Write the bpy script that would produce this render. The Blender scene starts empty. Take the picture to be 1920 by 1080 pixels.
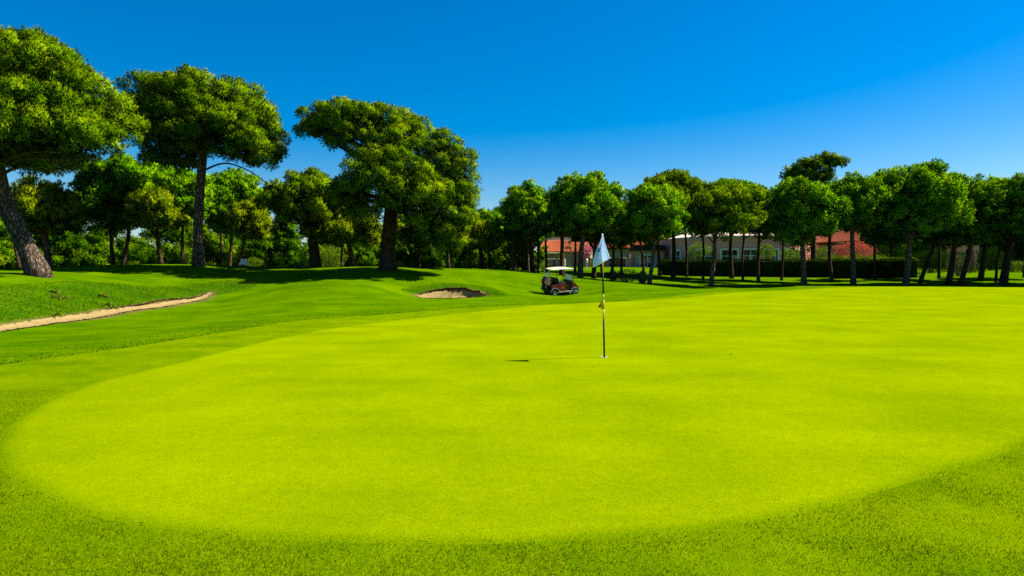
import bpy, bmesh, math, random
import numpy as np
from mathutils import Vector, Matrix, Quaternion

scene = bpy.context.scene
col = scene.collection
R = math.radians

# ------------------------------------------------------------------ camera
F, HY, EYE = 1228.0, 503.0, 1.6          # focal length in photo pixels, horizon row, eye height
cam_d = bpy.data.cameras.new('camera')
cam = bpy.data.objects.new('camera', cam_d)
col.objects.link(cam)
cam.location = (0, 0, EYE)
cam.rotation_euler = (R(90), 0, 0)
cam_d.sensor_width = 36.0
cam_d.lens = 36.0 * F / 1920
cam_d.shift_y = (HY - 540) / 1920
cam_d.clip_start = 0.1
cam_d.clip_end = 6000
scene.camera = cam

# ------------------------------------------------------------------ sky, sun, exposure
SUN_EL, SUN_AZ = 51.0, 13.0               # azimuth from +X towards +Y
world = bpy.data.worlds.new('World')
scene.world = world
world.use_nodes = True
wt = world.node_tree
wt.nodes.clear()
wo = wt.nodes.new('ShaderNodeOutputWorld')
bg = wt.nodes.new('ShaderNodeBackground')
sky = wt.nodes.new('ShaderNodeTexSky')
sky.sky_type = 'NISHITA'
sky.sun_disc = False
sky.sun_elevation = R(SUN_EL)
sky.sun_rotation = R(90 - SUN_AZ)
sky.air_density = 1.0
sky.dust_density = 0.7
sky.ozone_density = 4.0
hs = wt.nodes.new('ShaderNodeHueSaturation')
hs.inputs['Saturation'].default_value = 1.66
hs.inputs['Hue'].default_value = 0.502
gm = wt.nodes.new('ShaderNodeGamma')
gm.inputs['Gamma'].default_value = 1.0
bg.inputs['Strength'].default_value = 0.054
wt.links.new(sky.outputs[0], hs.inputs['Color'])
wt.links.new(hs.outputs[0], gm.inputs['Color'])
wt.links.new(gm.outputs[0], bg.inputs['Color'])
wt.links.new(bg.outputs[0], wo.inputs['Surface'])

sun_d = bpy.data.lights.new('sun', 'SUN')
sun_d.energy = 5.0
sun_d.angle = R(0.5)
sun_d.color = (1.0, 0.95, 0.84)
sun = bpy.data.objects.new('sun', sun_d)
col.objects.link(sun)
SUN = Vector((math.cos(R(SUN_EL)) * math.cos(R(SUN_AZ)), math.cos(R(SUN_EL)) * math.sin(R(SUN_AZ)), math.sin(R(SUN_EL))))
sun.rotation_euler = SUN.to_track_quat('Z', 'Y').to_euler()
sun.location = (40, 10, 60)

scene.view_settings.view_transform = 'Standard'
scene.view_settings.look = 'None'
scene.view_settings.exposure = 1.4
scene.view_settings.gamma = 1.0
scene.cycles.max_bounces = 7
scene.cycles.diffuse_bounces = 4
scene.cycles.glossy_bounces = 2
scene.cycles.transmission_bounces = 4
scene.cycles.transparent_max_bounces = 4
scene.cycles.use_denoising = False
scene.cycles.caustics_reflective = False
scene.cycles.caustics_refractive = False

# ------------------------------------------------------------------ helpers
def W(px, py, Y):
    """world point seen at photo pixel (px, py) at distance Y"""
    return Vector(((px - 960) / F * Y, Y, EYE + (HY - py) / F * Y))

def tag(o, label=None, cat=None, group=None, kind=None):
    if label: o['label'] = label
    if cat: o['category'] = cat
    if group: o['group'] = group
    if kind: o['kind'] = kind
    return o

def empty(name, loc, rz=0.0):
    o = bpy.data.objects.new(name, None)
    o.empty_display_size = 0.3
    o.location = loc
    o.rotation_euler = (0, 0, rz)
    col.objects.link(o)
    return o

def unit(a):
    return a / (np.linalg.norm(a, axis=-1, keepdims=True) + 1e-9)

class MB:
    def __init__(s):
        s.v, s.f = [], []
    def add(s, vs, fs):
        n = len(s.v)
        s.v += [tuple(p) for p in vs]
        s.f += [tuple(n + i for i in q) for q in fs]
        return s
    def box(s, c, size, rot=None):
        hx, hy, hz = size[0] / 2, size[1] / 2, size[2] / 2
        vs = [Vector((x, y, z)) for x in (-hx, hx) for y in (-hy, hy) for z in (-hz, hz)]
        if rot is not None:
            vs = [rot @ p for p in vs]
        c = Vector(c)
        return s.add([p + c for p in vs], [(0, 1, 3, 2), (4, 6, 7, 5), (0, 4, 5, 1), (2, 3, 7, 6), (0, 2, 6, 4), (1, 5, 7, 3)])
    def tube(s, pts, rad, n=8, cap=True, noise=0.0, rng=None):
        pts = [Vector(p) for p in pts]
        if not hasattr(rad, '__len__'):
            rad = [rad] * len(pts)
        rings = []
        up = Vector((0.31, 0.9, 0.17)).normalized()
        vs, fs = [], []
        for i, p in enumerate(pts):
            t = (pts[min(i + 1, len(pts) - 1)] - pts[max(i - 1, 0)]).normalized()
            u = up - t * up.dot(t)
            if u.length < 1e-4:
                u = t.orthogonal()
            u.normalize()
            w = t.cross(u)
            for k in range(n):
                a = 2 * math.pi * k / n
                r = rad[i] * (1 + (rng.uniform(-noise, noise) if noise else 0))
                vs.append(p + (u * math.cos(a) + w * math.sin(a)) * r)
        for i in range(len(pts) - 1):
            for k in range(n):
                a, b = i * n + k, i * n + (k + 1) % n
                fs.append((a, b, b + n, a + n))
        if cap:
            fs.append(tuple(range(n - 1, -1, -1)))
            fs.append(tuple((len(pts) - 1) * n + k for k in range(n)))
        return s.add(vs, fs)
    def prism(s, poly, y0, y1):
        """polygon in (x, z) extruded along y"""
        n = len(poly)
        vs = [(x, y0, z) for x, z in poly] + [(x, y1, z) for x, z in poly]
        fs = [tuple(range(n)), tuple(range(2 * n - 1, n - 1, -1))]
        for i in range(n):
            j = (i + 1) % n
            fs.append((i, i + n, j + n, j))
        return s.add(vs, fs)
    def lathe(s, prof, c, axis=Vector((0, 0, 1)), n=16):
        """profile list of (radius, height) about axis at c"""
        axis = Vector(axis).normalized()
        u = axis.orthogonal().normalized()
        w = axis.cross(u)
        c = Vector(c)
        vs, fs = [], []
        for r, h in prof:
            for k in range(n):
                a = 2 * math.pi * k / n
                vs.append(c + axis * h + (u * math.cos(a) + w * math.sin(a)) * max(r, 1e-4))
        for i in range(len(prof) - 1):
            for k in range(n):
                a, b = i * n + k, i * n + (k + 1) % n
                fs.append((a, b, b + n, a + n))
        return s.add(vs, fs)
    def build(s, name, mat, parent=None, smooth=False, bevel=0.0):
        me = bpy.data.meshes.new(name)
        me.from_pydata(s.v, [], s.f)
        bm = bmesh.new()
        bm.from_mesh(me)
        bmesh.ops.recalc_face_normals(bm, faces=bm.faces)
        bm.to_mesh(me)
        bm.free()
        if smooth:
            me.polygons.foreach_set('use_smooth', [True] * len(me.polygons))
        me.materials.append(mat)
        o = bpy.data.objects.new(name, me)
        col.objects.link(o)
        if parent is not None:
            o.parent = parent
        if bevel > 0:
            m = o.modifiers.new('bevel', 'BEVEL')
            m.width = bevel
            m.segments = 2
            m.limit_method = 'ANGLE'
        return o

def tri_object(name, V, tint, mat, parent=None, nrm=None, tip=0.0):
    """V (n, 3, 3) loose triangles, tint (n,) -> one mesh object"""
    V = np.ascontiguousarray(V, dtype=np.float32).reshape(-1, 3)
    n = len(V)
    me = bpy.data.meshes.new(name)
    me.vertices.add(n)
    me.vertices.foreach_set('co', V.ravel())
    me.loops.add(n)
    me.loops.foreach_set('vertex_index', np.arange(n, dtype=np.int32))
    me.polygons.add(n // 3)
    me.polygons.foreach_set('loop_start', np.arange(0, n, 3, dtype=np.int32))
    me.update(calc_edges=True)
    a = me.attributes.new('tint', 'FLOAT', 'POINT')
    t3 = np.repeat(np.asarray(tint, dtype=np.float32), 3)
    if tip:                                   # young needle ends are paler than their bases
        t3 = np.clip(t3 + np.tile(np.array([-tip, -tip, tip], dtype=np.float32), len(t3) // 3), 0, 1)
    a.data.foreach_set('value', t3)
    if nrm is not None:
        a = me.attributes.new('leaf_normal', 'FLOAT_VECTOR', 'POINT')
        a.data.foreach_set('vector', np.repeat(np.asarray(nrm, dtype=np.float32), 3, axis=0).ravel())
    me.materials.append(mat)
    o = bpy.data.objects.new(name, me)
    col.objects.link(o)
    if parent is not None:
        o.parent = parent
    return o

def grid_object(name, X, Y, Z, mat, attrs=None, keep=None):
    """structured grid (rows, cols) -> smooth mesh; keep = mask of faces"""
    r, c = X.shape
    V = np.stack([X, Y, Z], -1).reshape(-1, 3).astype(np.float32)
    idx = np.arange(r * c).reshape(r, c)
    q = np.stack([idx[:-1, :-1], idx[:-1, 1:], idx[1:, 1:], idx[1:, :-1]], -1).reshape(-1, 4)
    if keep is not None:
        q = q[keep.ravel()]
        used = np.unique(q)
        remap = -np.ones(r * c, dtype=np.int64)
        remap[used] = np.arange(len(used))
        q = remap[q]
        V = V[used]
    else:
        used = np.arange(r * c)
    me = bpy.data.meshes.new(name)
    me.vertices.add(len(V))
    me.vertices.foreach_set('co', V.ravel())
    me.loops.add(q.size)
    me.loops.foreach_set('vertex_index', q.ravel().astype(np.int32))
    me.polygons.add(len(q))
    me.polygons.foreach_set('loop_start', np.arange(0, q.size, 4, dtype=np.int32))
    me.update(calc_edges=True)
    me.polygons.foreach_set('use_smooth', np.ones(len(q), dtype=bool))
    for k, A in (attrs or {}).items():
        a = me.attributes.new(k, 'FLOAT', 'POINT')
        a.data.foreach_set('value', A.reshape(-1)[used].astype(np.float32))
    me.materials.append(mat)
    o = bpy.data.objects.new(name, me)
    col.objects.link(o)
    return o

# ------------------------------------------------------------------ materials
def new_mat(name):
    m = bpy.data.materials.new(name)
    m.use_nodes = True
    nt = m.node_tree
    return m, nt, nt.nodes['Principled BSDF']

def simple_mat(name, c, rough=0.6, spec=0.3, metallic=0.0, var=0.0, scale=8.0, bump=0.0):
    m, nt, p = new_mat(name)
    p.inputs['Roughness'].default_value = rough
    p.inputs['Specular IOR Level'].default_value = spec
    p.inputs['Metallic'].default_value = metallic
    p.inputs['Base Color'].default_value = (*c, 1)
    if var or bump:
        tc = nt.nodes.new('ShaderNodeTexCoord')
        no = nt.nodes.new('ShaderNodeTexNoise')
        no.inputs['Scale'].default_value = scale
        no.inputs['Detail'].default_value = 5
        nt.links.new(tc.outputs['Object'], no.inputs['Vector'])
        if var:
            r = nt.nodes.new('ShaderNodeValToRGB')
            r.color_ramp.elements[0].position = 0.3
            r.color_ramp.elements[1].position = 0.7
            r.color_ramp.elements[0].color = (*[x * (1 - var) for x in c], 1)
            r.color_ramp.elements[1].color = (*[min(1, x * (1 + var)) for x in c], 1)
            nt.links.new(no.outputs['Fac'], r.inputs[0])
            nt.links.new(r.outputs[0], p.inputs['Base Color'])
        if bump:
            b = nt.nodes.new('ShaderNodeBump')
            b.inputs['Strength'].default_value = bump
            b.inputs['Distance'].default_value = 0.02
            nt.links.new(no.outputs['Fac'], b.inputs['Height'])
            nt.links.new(b.outputs[0], p.inputs['Normal'])
    return m

def leaf_mat(name, stops, trans=0.3, rough=0.7, spec=0.0, fluffy=False):
    m, nt, p = new_mat(name)
    at = nt.nodes.new('ShaderNodeAttribute')
    at.attribute_name = 'tint'
    r = nt.nodes.new('ShaderNodeValToRGB')
    el = r.color_ramp.elements
    while len(el) < len(stops):
        el.new(0.5)
    for e, (pos, c) in zip(el, stops):
        e.position = pos
        e.color = (*c, 1)
    p.inputs['Roughness'].default_value = rough
    p.inputs['Specular IOR Level'].default_value = spec
    tr = nt.nodes.new('ShaderNodeBsdfTranslucent')
    mx = nt.nodes.new('ShaderNodeMixShader')
    mx.inputs[0].default_value = trans
    nt.links.new(at.outputs['Fac'], r.inputs[0])
    if fluffy:                                # needles shade as the rounded clump they make up
        an = nt.nodes.new('ShaderNodeAttribute')
        an.attribute_name = 'leaf_normal'
        nt.links.new(an.outputs['Vector'], p.inputs['Normal'])
        nt.links.new(an.outputs['Vector'], tr.inputs['Normal'])
    nt.links.new(r.outputs[0], p.inputs['Base Color'])
    nt.links.new(r.outputs[0], tr.inputs['Color'])
    nt.links.new(p.outputs[0], mx.inputs[1])
    nt.links.new(tr.outputs[0], mx.inputs[2])
    nt.links.new(mx.outputs[0], nt.nodes['Material Output'].inputs['Surface'])
    return m

def bark_mat(name, dark, light, scale=9.0, stretch=0.25, bump=0.8):
    m, nt, p = new_mat(name)
    L = nt.links.new
    tc = nt.nodes.new('ShaderNodeTexCoord')
    mp = nt.nodes.new('ShaderNodeMapping')
    mp.inputs['Scale'].default_value = (1, 1, stretch)
    vo = nt.nodes.new('ShaderNodeTexVoronoi')
    vo.feature = 'DISTANCE_TO_EDGE'
    vo.inputs['Scale'].default_value = scale
    no = nt.nodes.new('ShaderNodeTexNoise')
    no.inputs['Scale'].default_value = scale * 1.5
    no.inputs['Detail'].default_value = 6
    no.inputs['Distortion'].default_value = 0.6
    L(tc.outputs['Object'], mp.inputs['Vector'])
    wr = nt.nodes.new('ShaderNodeVectorMath')
    wr.operation = 'MULTIPLY_ADD'
    wr.inputs[1].default_value = (0.12, 0.12, 0.12)
    L(mp.outputs[0], no.inputs['Vector'])
    L(no.outputs['Color'], wr.inputs[0])
    L(mp.outputs[0], wr.inputs[2])
    L(wr.outputs[0], vo.inputs['Vector'])
    mul = nt.nodes.new('ShaderNodeMath')
    mul.operation = 'MULTIPLY'
    mul.inputs[1].default_value = 3.2
    L(vo.outputs['Distance'], mul.inputs[0])
    ad = nt.nodes.new('ShaderNodeMath')
    ad.operation = 'MULTIPLY'
    ad.use_clamp = True
    L(mul.outputs[0], ad.inputs[0])
    a2 = nt.nodes.new('ShaderNodeMath')
    a2.operation = 'MULTIPLY_ADD'
    a2.inputs[1].default_value = 1.8
    a2.inputs[2].default_value = 0.1
    L(no.outputs['Fac'], a2.inputs[0])
    L(a2.outputs[0], ad.inputs[1])
    r = nt.nodes.new('ShaderNodeValToRGB')
    r.color_ramp.elements[0].position = 0.05
    r.color_ramp.elements[1].position = 0.75
    r.color_ramp.elements[0].color = (*dark, 1)
    r.color_ramp.elements[1].color = (*light, 1)
    L(ad.outputs[0], r.inputs[0])
    L(r.outputs[0], p.inputs['Base Color'])
    b = nt.nodes.new('ShaderNodeBump')
    b.inputs['Strength'].default_value = bump
    b.inputs['Distance'].default_value = 0.06
    L(ad.outputs[0], b.inputs['Height'])
    L(b.outputs[0], p.inputs['Normal'])
    p.inputs['Roughness'].default_value = 0.9
    p.inputs['Specular IOR Level'].default_value = 0.1
    return m

def turf_mat(name, lo, hi, edge=None, bank=None, dry=None, speck=0.35, speck_scale=70.0, streak=0.25, bump=0.3, patch_scale=0.5):
    """mown grass: patches, mowing streaks and blade-scale speckle; optional point attributes blend in other turf"""
    m, nt, p = new_mat(name)
    L = nt.links.new
    N = nt.nodes.new
    tc = N('ShaderNodeTexCoord')
    n1 = N('ShaderNodeTexNoise'); n1.inputs['Scale'].default_value = patch_scale; n1.inputs['Detail'].default_value = 6; n1.inputs['Roughness'].default_value = 0.6
    mp = N('ShaderNodeMapping'); mp.inputs['Rotation'].default_value = (0, 0, R(14)); mp.inputs['Scale'].default_value = (0.16, 1.5, 1)
    n2 = N('ShaderNodeTexNoise'); n2.inputs['Scale'].default_value = 0.9; n2.inputs['Detail'].default_value = 4
    n3 = N('ShaderNodeTexNoise'); n3.inputs['Scale'].default_value = speck_scale; n3.inputs['Detail'].default_value = 3; n3.inputs['Roughness'].default_value = 0.7
    n4 = N('ShaderNodeTexNoise'); n4.inputs['Scale'].default_value = 9.0; n4.inputs['Detail'].default_value = 5; n4.inputs['Roughness'].default_value = 0.7
    for n in (n1, n3, n4):
        L(tc.outputs['Object'], n.inputs['Vector'])
    L(tc.outputs['Object'], mp.inputs['Vector'])
    L(mp.outputs[0], n2.inputs['Vector'])
    def madd(src, k, off):
        a = N('ShaderNodeMath'); a.operation = 'MULTIPLY_ADD'
        a.inputs[1].default_value = k; a.inputs[2].default_value = off
        L(src, a.inputs[0]); return a.outputs[0]
    def add(a_, b_):
        a = N('ShaderNodeMath'); a.operation = 'ADD'; L(a_, a.inputs[0]); L(b_, a.inputs[1]); return a.outputs[0]
    f = add(madd(n1.outputs['Fac'], 2.0, -0.5), madd(n2.outputs['Fac'], streak * 3, -streak * 1.5))
    f = add(f, madd(n4.outputs['Fac'], 1.0, -0.5))
    f = add(f, madd(n3.outputs['Fac'], speck * 4, -speck * 2))
    r = N('ShaderNodeValToRGB')
    r.color_ramp.elements[0].position = 0.0; r.color_ramp.elements[1].position = 1.0
    r.color_ramp.elements[0].color = (*lo, 1); r.color_ramp.elements[1].color = (*hi, 1)
    L(f, r.inputs[0])
    c = r.outputs[0]
    def blend(attr, lo2, hi2, noise_amt=1.0):
        nonlocal c
        at = N('ShaderNodeAttribute'); at.attribute_name = attr
        r2 = N('ShaderNodeValToRGB')
        r2.color_ramp.elements[0].color = (*lo2, 1); r2.color_ramp.elements[1].color = (*hi2, 1)
        L(f, r2.inputs[0])
        s = N('ShaderNodeMath'); s.operation = 'ADD'; s.use_clamp = True
        w = N('ShaderNodeMath'); w.operation = 'MULTIPLY'
        t = madd(n4.outputs['Fac'], noise_amt * 2, -noise_amt)
        # noise only matters where the attribute is between 0 and 1
        one = madd(at.outputs['Fac'], -1.0, 1.0)
        q = N('ShaderNodeMath'); q.operation = 'MULTIPLY'; L(at.outputs['Fac'], q.inputs[0]); L(one, q.inputs[1])
        L(madd(q.outputs[0], 4.0, 0.0), w.inputs[0]); L(t, w.inputs[1])
        L(at.outputs['Fac'], s.inputs[0]); L(w.outputs[0], s.inputs[1])
        mx = N('ShaderNodeMix'); mx.data_type = 'RGBA'
        L(s.outputs[0], mx.inputs['Factor']); L(c, mx.inputs[6]); L(r2.outputs[0], mx.inputs[7])
        c = mx.outputs[2]
    if edge: blend('edge', *edge)
    if bank: blend('bank', *bank)
    if dry: blend('dry', *dry)
    L(c, p.inputs['Base Color'])
    if bump:
        b = N('ShaderNodeBump'); b.inputs['Strength'].default_value = bump; b.inputs['Distance'].default_value = 0.03
        L(add(n3.outputs['Fac'], n4.outputs['Fac']), b.inputs['Height'])
        L(b.outputs[0], p.inputs['Normal'])
    p.inputs['Roughness'].default_value = 0.85
    p.inputs['Specular IOR Level'].default_value = 0.0
    return m

GREEN_LO, GREEN_HI = (0.0978, 0.1468, 0.0000), (0.1700, 0.2185, 0.0000)
ROUGH_LO, ROUGH_HI = (0.0251, 0.0789, 0.0000), (0.0828, 0.1493, 0.0000)
BANK_LO, BANK_HI = (0.0128, 0.0630, 0.0007), (0.0495, 0.1182, 0.0014)
DRY_LO, DRY_HI = (0.0411, 0.0343, 0.0082), (0.1507, 0.1096, 0.0343)
FRINGE_LO, FRINGE_HI = (0.0534, 0.1094, 0.0000), (0.1214, 0.1734, 0.0000)
M = {}
M['green'] = turf_mat('putting_turf', GREEN_LO, GREEN_HI, edge=(FRINGE_LO, FRINGE_HI), speck=0.5, speck_scale=75, streak=0.16, bump=0.25)
M['fringe'] = turf_mat('fringe_turf', FRINGE_LO, FRINGE_HI, speck=0.5, speck_scale=60, streak=0.2, bump=0.5, patch_scale=1.1)
M['rough'] = turf_mat('rough_turf', ROUGH_LO, ROUGH_HI, bank=(BANK_LO, BANK_HI), dry=(DRY_LO, DRY_HI), speck=0.5, speck_scale=40, streak=0.34, bump=0.7, patch_scale=0.5)
M['sand'] = simple_mat('bunker_sand', (0.225, 0.158, 0.060), rough=0.95, spec=0.1, var=0.22, scale=6, bump=0.6)
M['blade'] = leaf_mat('grass_blades', [(0, (0.026, 0.075, 0.0)), (0.55, (0.102, 0.160, 0.0)), (1, (0.195, 0.225, 0.0))], trans=0.2, spec=0.0, fluffy=True)
M['needle_olive'] = leaf_mat('needles_olive', [(0, (0.0260, 0.0818, 0.0000)), (0.5, (0.1060, 0.2061, 0.0011)), (1, (0.3500, 0.4648, 0.0043))], trans=0.32, fluffy=True)
M['needle_fresh'] = leaf_mat('needles_fresh', [(0, (0.0220, 0.1221, 0.0013)), (0.5, (0.1155, 0.3080, 0.0013)), (1, (0.4059, 0.6194, 0.0051))], trans=0.32, fluffy=True)
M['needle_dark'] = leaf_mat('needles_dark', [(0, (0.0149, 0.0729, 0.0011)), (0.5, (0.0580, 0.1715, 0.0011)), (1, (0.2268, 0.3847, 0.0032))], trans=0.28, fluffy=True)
M['needle_yellow'] = leaf_mat('needles_yellow', [(0, (0.0490, 0.1081, 0.0000)), (0.5, (0.1620, 0.2436, 0.0011)), (1, (0.4280, 0.4631, 0.0065))], trans=0.35, fluffy=True)
M['bark_grey'] = bark_mat('bark_grey', (0.012, 0.008, 0.006), (0.22, 0.150, 0.105), scale=10, stretch=0.22, bump=1.0)
M['bark_brown'] = bark_mat('bark_brown', (0.009, 0.005, 0.003), (0.105, 0.060, 0.034), scale=10)
M['bark_red'] = bark_mat('bark_red', (0.02, 0.010, 0.006), (0.20, 0.10, 0.06), scale=10)
M['bark_pale'] = bark_mat('bark_pale', (0.022, 0.015, 0.010), (0.22, 0.155, 0.10), scale=10)

rng = np.random.default_rng(7)
prng = random.Random(11)

# ------------------------------------------------------------------ ground height
ctrl = []
def cp(px, py, Y):
    p = W(px, py, Y); ctrl.append((p.x, p.y, p.z))
def cz(x, y, z):
    ctrl.append((x, y, z))
for x in (-12, -6, 0, 6, 12):
    for y in (-20, -6, 2):
        cz(x, y, 0.0)
for x, y, z in [(-9, 6, -.03), (-4, 6, 0), (0, 6, 0), (5, 6, 0), (10, 6, .05), (-5, 11, -.03), (1.7, 11.75, 0), (8, 12, .04), (14, 12, .1),
                (-4, 17, -.05), (1, 18, -.03), (8, 19, .03), (16, 20, .1), (3, 25, .0), (10, 27, .05), (20, 28, .15), (28, 26, .2)]:
    cz(x, y, z)
for a in [(960, 574, 28), (1130, 567, 31), (1250, 558, 36), (1400, 546, 42), (1550, 539, 46), (1750, 538, 46.5), (1920, 539, 46.5), (2150, 540, 46),
          # collar outline and the rough beyond it
          (60, 674, 11.9), (200, 656, 13.4), (440, 618, 18), (540, 600, 21.5), (700, 588, 24.5), (880, 575, 28.5),
          # cart, slope and trees to its right
          (1048, 553, 44), (1150, 545, 43), (900, 560, 37), (1000, 560, 37), (1100, 560, 37),
          (900, 508, 50), (1000, 514, 50), (1150, 530, 48), (1290, 543, 47), (1390, 547, 46.5),
          (1000, 513, 62), (1088, 521, 56), (1217, 533, 54), (1333, 536, 55), (1508, 535, 56), (1600, 534, 58), (1750, 526, 66), (1850, 516, 75), (1920, 506, 92),
          (1400, 520, 75), (1250, 518, 75), (1550, 520, 76), (1150, 512, 75), (1100, 501, 104), (1400, 507, 96), (1700, 507, 96), (930, 508, 80),
          # crest of the mound
          (372, 499, 46), (480, 503, 48), (600, 505, 47), (727, 505, 46), (820, 506, 49), (200, 505, 42), (72, 516, 31), (0, 513, 37), (-200, 522, 28),
          (300, 520, 41), (560, 530, 40), (700, 530, 38), (600, 560, 31), (480, 575, 28),
          # hole in front of the right bunker
          (770, 556, 38), (840, 560, 37), (910, 557, 38), (840, 534, 41.5), (760, 540, 41), (920, 540, 41.5)]:
    cp(*a)
LIP = [(-60, 632, 17.5), (0, 620, 19.4), (100, 606, 22.05), (200, 592, 25.5), (300, 575, 31.0), (380, 562, 35.5)]
for a in LIP:
    p = W(*a)
    ctrl.append((p.x, p.y, p.z))
for a in [(0, 611, 20.6), (100, 599, 23.0), (200, 584.5, 26.4), (300, 569.5, 31.8)]:
    cp(*a)
for a in [(-100, 556, 23), (0, 549, 26), (100, 549, 28.5), (250, 541, 34), (400, 533, 40)]:
    cp(*a)
for x, y, z in [(-40, 60, 1.35), (-20, 62, 1.35), (-4, 62, 1.35), (-50, 90, 1.1), (-20, 95, 1.2), (-70, 60, 1.2), (-60, 30, 1.2), (-45, 40, 1.3), (60, 60, .6), (60, 100, 1.6), (60, 20, .2),
                (0, 140, 1.8), (-60, 140, 1.2), (60, 140, 1.8), (-35, 0, .1), (-30, 12, .2), (35, 5, .1), (-30, -20, 0), (30, -20, 0), (45, 45, .35)]:
    cz(x, y, z)
CT = np.array(ctrl)
def _k(r2):
    return 0.5 * r2 * np.log(r2 + 1e-9)
def _solve():
    n = len(CT)
    P = CT[:, :2] / 20.0
    d2 = ((P[:, None] - P[None]) ** 2).sum(-1)
    A = np.zeros((n + 3, n + 3))
    A[:n, :n] = _k(d2) + np.eye(n) * 4e-4
    A[:n, n] = 1; A[:n, n + 1:] = P
    A[n, :n] = 1; A[n + 1:, :n] = P.T
    b = np.zeros(n + 3); b[:n] = CT[:, 2]
    return P, np.linalg.solve(A, b)
TP, TW = _solve()
def smooth(e0, e1, x):
    t = np.clip((x - e0) / (e1 - e0), 0, 1)
    return t * t * (3 - 2 * t)
def poly_sd(poly, x, y):
    """signed distance, positive inside"""
    poly = np.asarray(poly); x = np.asarray(x, float); y = np.asarray(y, float)
    d = np.full(x.shape, 1e9); inside = np.zeros(x.shape, bool)
    n = len(poly)
    for i in range(n):
        ax, ay = poly[i]; bx, by = poly[(i + 1) % n]
        ex, ey = bx - ax, by - ay
        t = np.clip(((x - ax) * ex + (y - ay) * ey) / (ex * ex + ey * ey + 1e-12), 0, 1)
        d = np.minimum(d, np.hypot(x - ax - t * ex, y - ay - t * ey))
        c = ((ay > y) != (by > y)) & (x < (bx - ax) * (y - ay) / (by - ay + 1e-12) + ax)
        inside ^= c
    return np.where(inside, d, -d)

def chaikin(p, n=2):
    p = np.asarray(p, float)
    for _ in range(n):
        q = np.roll(p, -1, 0)
        p = np.stack([0.75 * p + 0.25 * q, 0.25 * p + 0.75 * q], 1).reshape(-1, 2)
    return p
def gp(px, py, z):
    """ground point at height z seen at pixel"""
    Y = (EYE - z) * F / (py - HY)
    return ((px - 960) / F * Y, Y)
# left bunker: a strip of sand at the foot of the long bank
lp = [W(*a) for a in LIP]
SAND_L = [(p.x + 0.1, p.y) for p in lp] + [(-17.4, 38.2)] + [(lp[i].x - w, lp[i].y + 1.2 * w) for i, w in ((5, .45), (4, .62), (3, .75), (2, .85), (1, .9), (0, .95))] + [(-16.4, 13.5), (-15.0, 13.0)]
SAND_L = chaikin(SAND_L, 2)
SAND_R = chaikin([(-5.75, 38.6), (-5.2, 37.75), (-3.7, 37.2), (-2.4, 37.5), (-1.55, 38.6), (-1.75, 39.7), (-2.7, 40.35), (-4.0, 40.25), (-5.1, 39.6)], 2)

def Hnp(x, y):
    x = np.asarray(x, float); y = np.asarray(y, float)
    sh = x.shape
    q = np.stack([np.clip(x.ravel(), -90, 90), np.clip(y.ravel(), -40, 160)], -1) / 20.0
    out = np.empty(len(q))
    for i in range(0, len(q), 20000):
        s = q[i:i + 20000]
        d2 = ((s[:, None] - TP[None]) ** 2).sum(-1)
        n = len(TP)
        out[i:i + 20000] = _k(d2) @ TW[:n] + TW[n] + s @ TW[n + 1:]
    z = out.reshape(sh)
    far = np.maximum(smooth(50, 88, np.abs(x)), np.maximum(smooth(110, 155, y), smooth(8, 38, -y)))
    z = z * (1 - far) + far * np.where(y < 0, 0.0, 1.3)
    # bunker floors cut in under a steep back lip
    sr = poly_sd(SAND_R, x, y)
    z = z - 0.34 * smooth(-0.05, 0.35, sr) * smooth(37.2, 39.2, y)
    z = z - 0.06 * smooth(0.0, 0.5, sr)
    sl = poly_sd(SAND_L, x, y)
    z = z - 0.07 * smooth(0.0, 0.25, sl)
    return z
def H(x, y):
    return float(Hnp(np.array([x]), np.array([y]))[0])

# ------------------------------------------------------------------ lawn, putting green, fringe, bunkers
def axis(parts):
    out = [parts[0][0]]
    for a, b, s in parts:
        n = max(1, int(round((b - a) / s)))
        out += list(np.linspace(a, b, n + 1)[1:])
    return np.array(out)
ax = axis([(-700, -300, 80), (-300, -100, 20), (-100, -40, 3), (-40, -25, .5), (-25, -12, .2), (-12, 12, .25), (12, 40, .35), (40, 100, 3), (100, 300, 20), (300, 700, 80)])
ay = axis([(-80, -20, 8), (-20, 1, 1.5), (1, 12, .3), (12, 48, .2), (48, 64, .4), (64, 120, 1.5), (120, 300, 15), (300, 1200, 100)])
GX, GY = np.meshgrid(ax, ay)
GZ = Hnp(GX, GY)
sl = poly_sd(SAND_L, GX, GY); sr = poly_sd(SAND_R, GX, GY)
dry = np.maximum(smooth(-0.55, 0.0, sl) * (GX < -15.3), smooth(-0.6, 0.05, sr) * (GY > 38.4))
BANK = chaikin([(-17.5, 14), (-16.6, 19.5), (-17.0, 24), (-17.4, 30), (-17.6, 36), (-16.3, 38.2), (-15.6, 40.3), (-17.6, 42.2), (-19.5, 38), (-20.6, 33), (-21.2, 28), (-21.5, 22), (-22, 14)], 2)
BANK_R = chaikin([(-6.6, 39.6), (-5.4, 39.8), (-3.8, 40.4), (-2.4, 40.2), (-1.2, 38.7), (-.5, 39.2), (-1.0, 40.9), (-2.4, 42.0), (-4.5, 42.0), (-6.3, 41.2)], 2)
bank = np.maximum(smooth(-1.0, 0.7, poly_sd(BANK, GX, GY)) * 0.9, smooth(-0.5, 0.4, poly_sd(BANK_R, GX, GY)))
lawn = grid_object('lawn', GX, GY, GZ, M['rough'], {'bank': bank, 'dry': dry})
tag(lawn, kind='structure')

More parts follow.
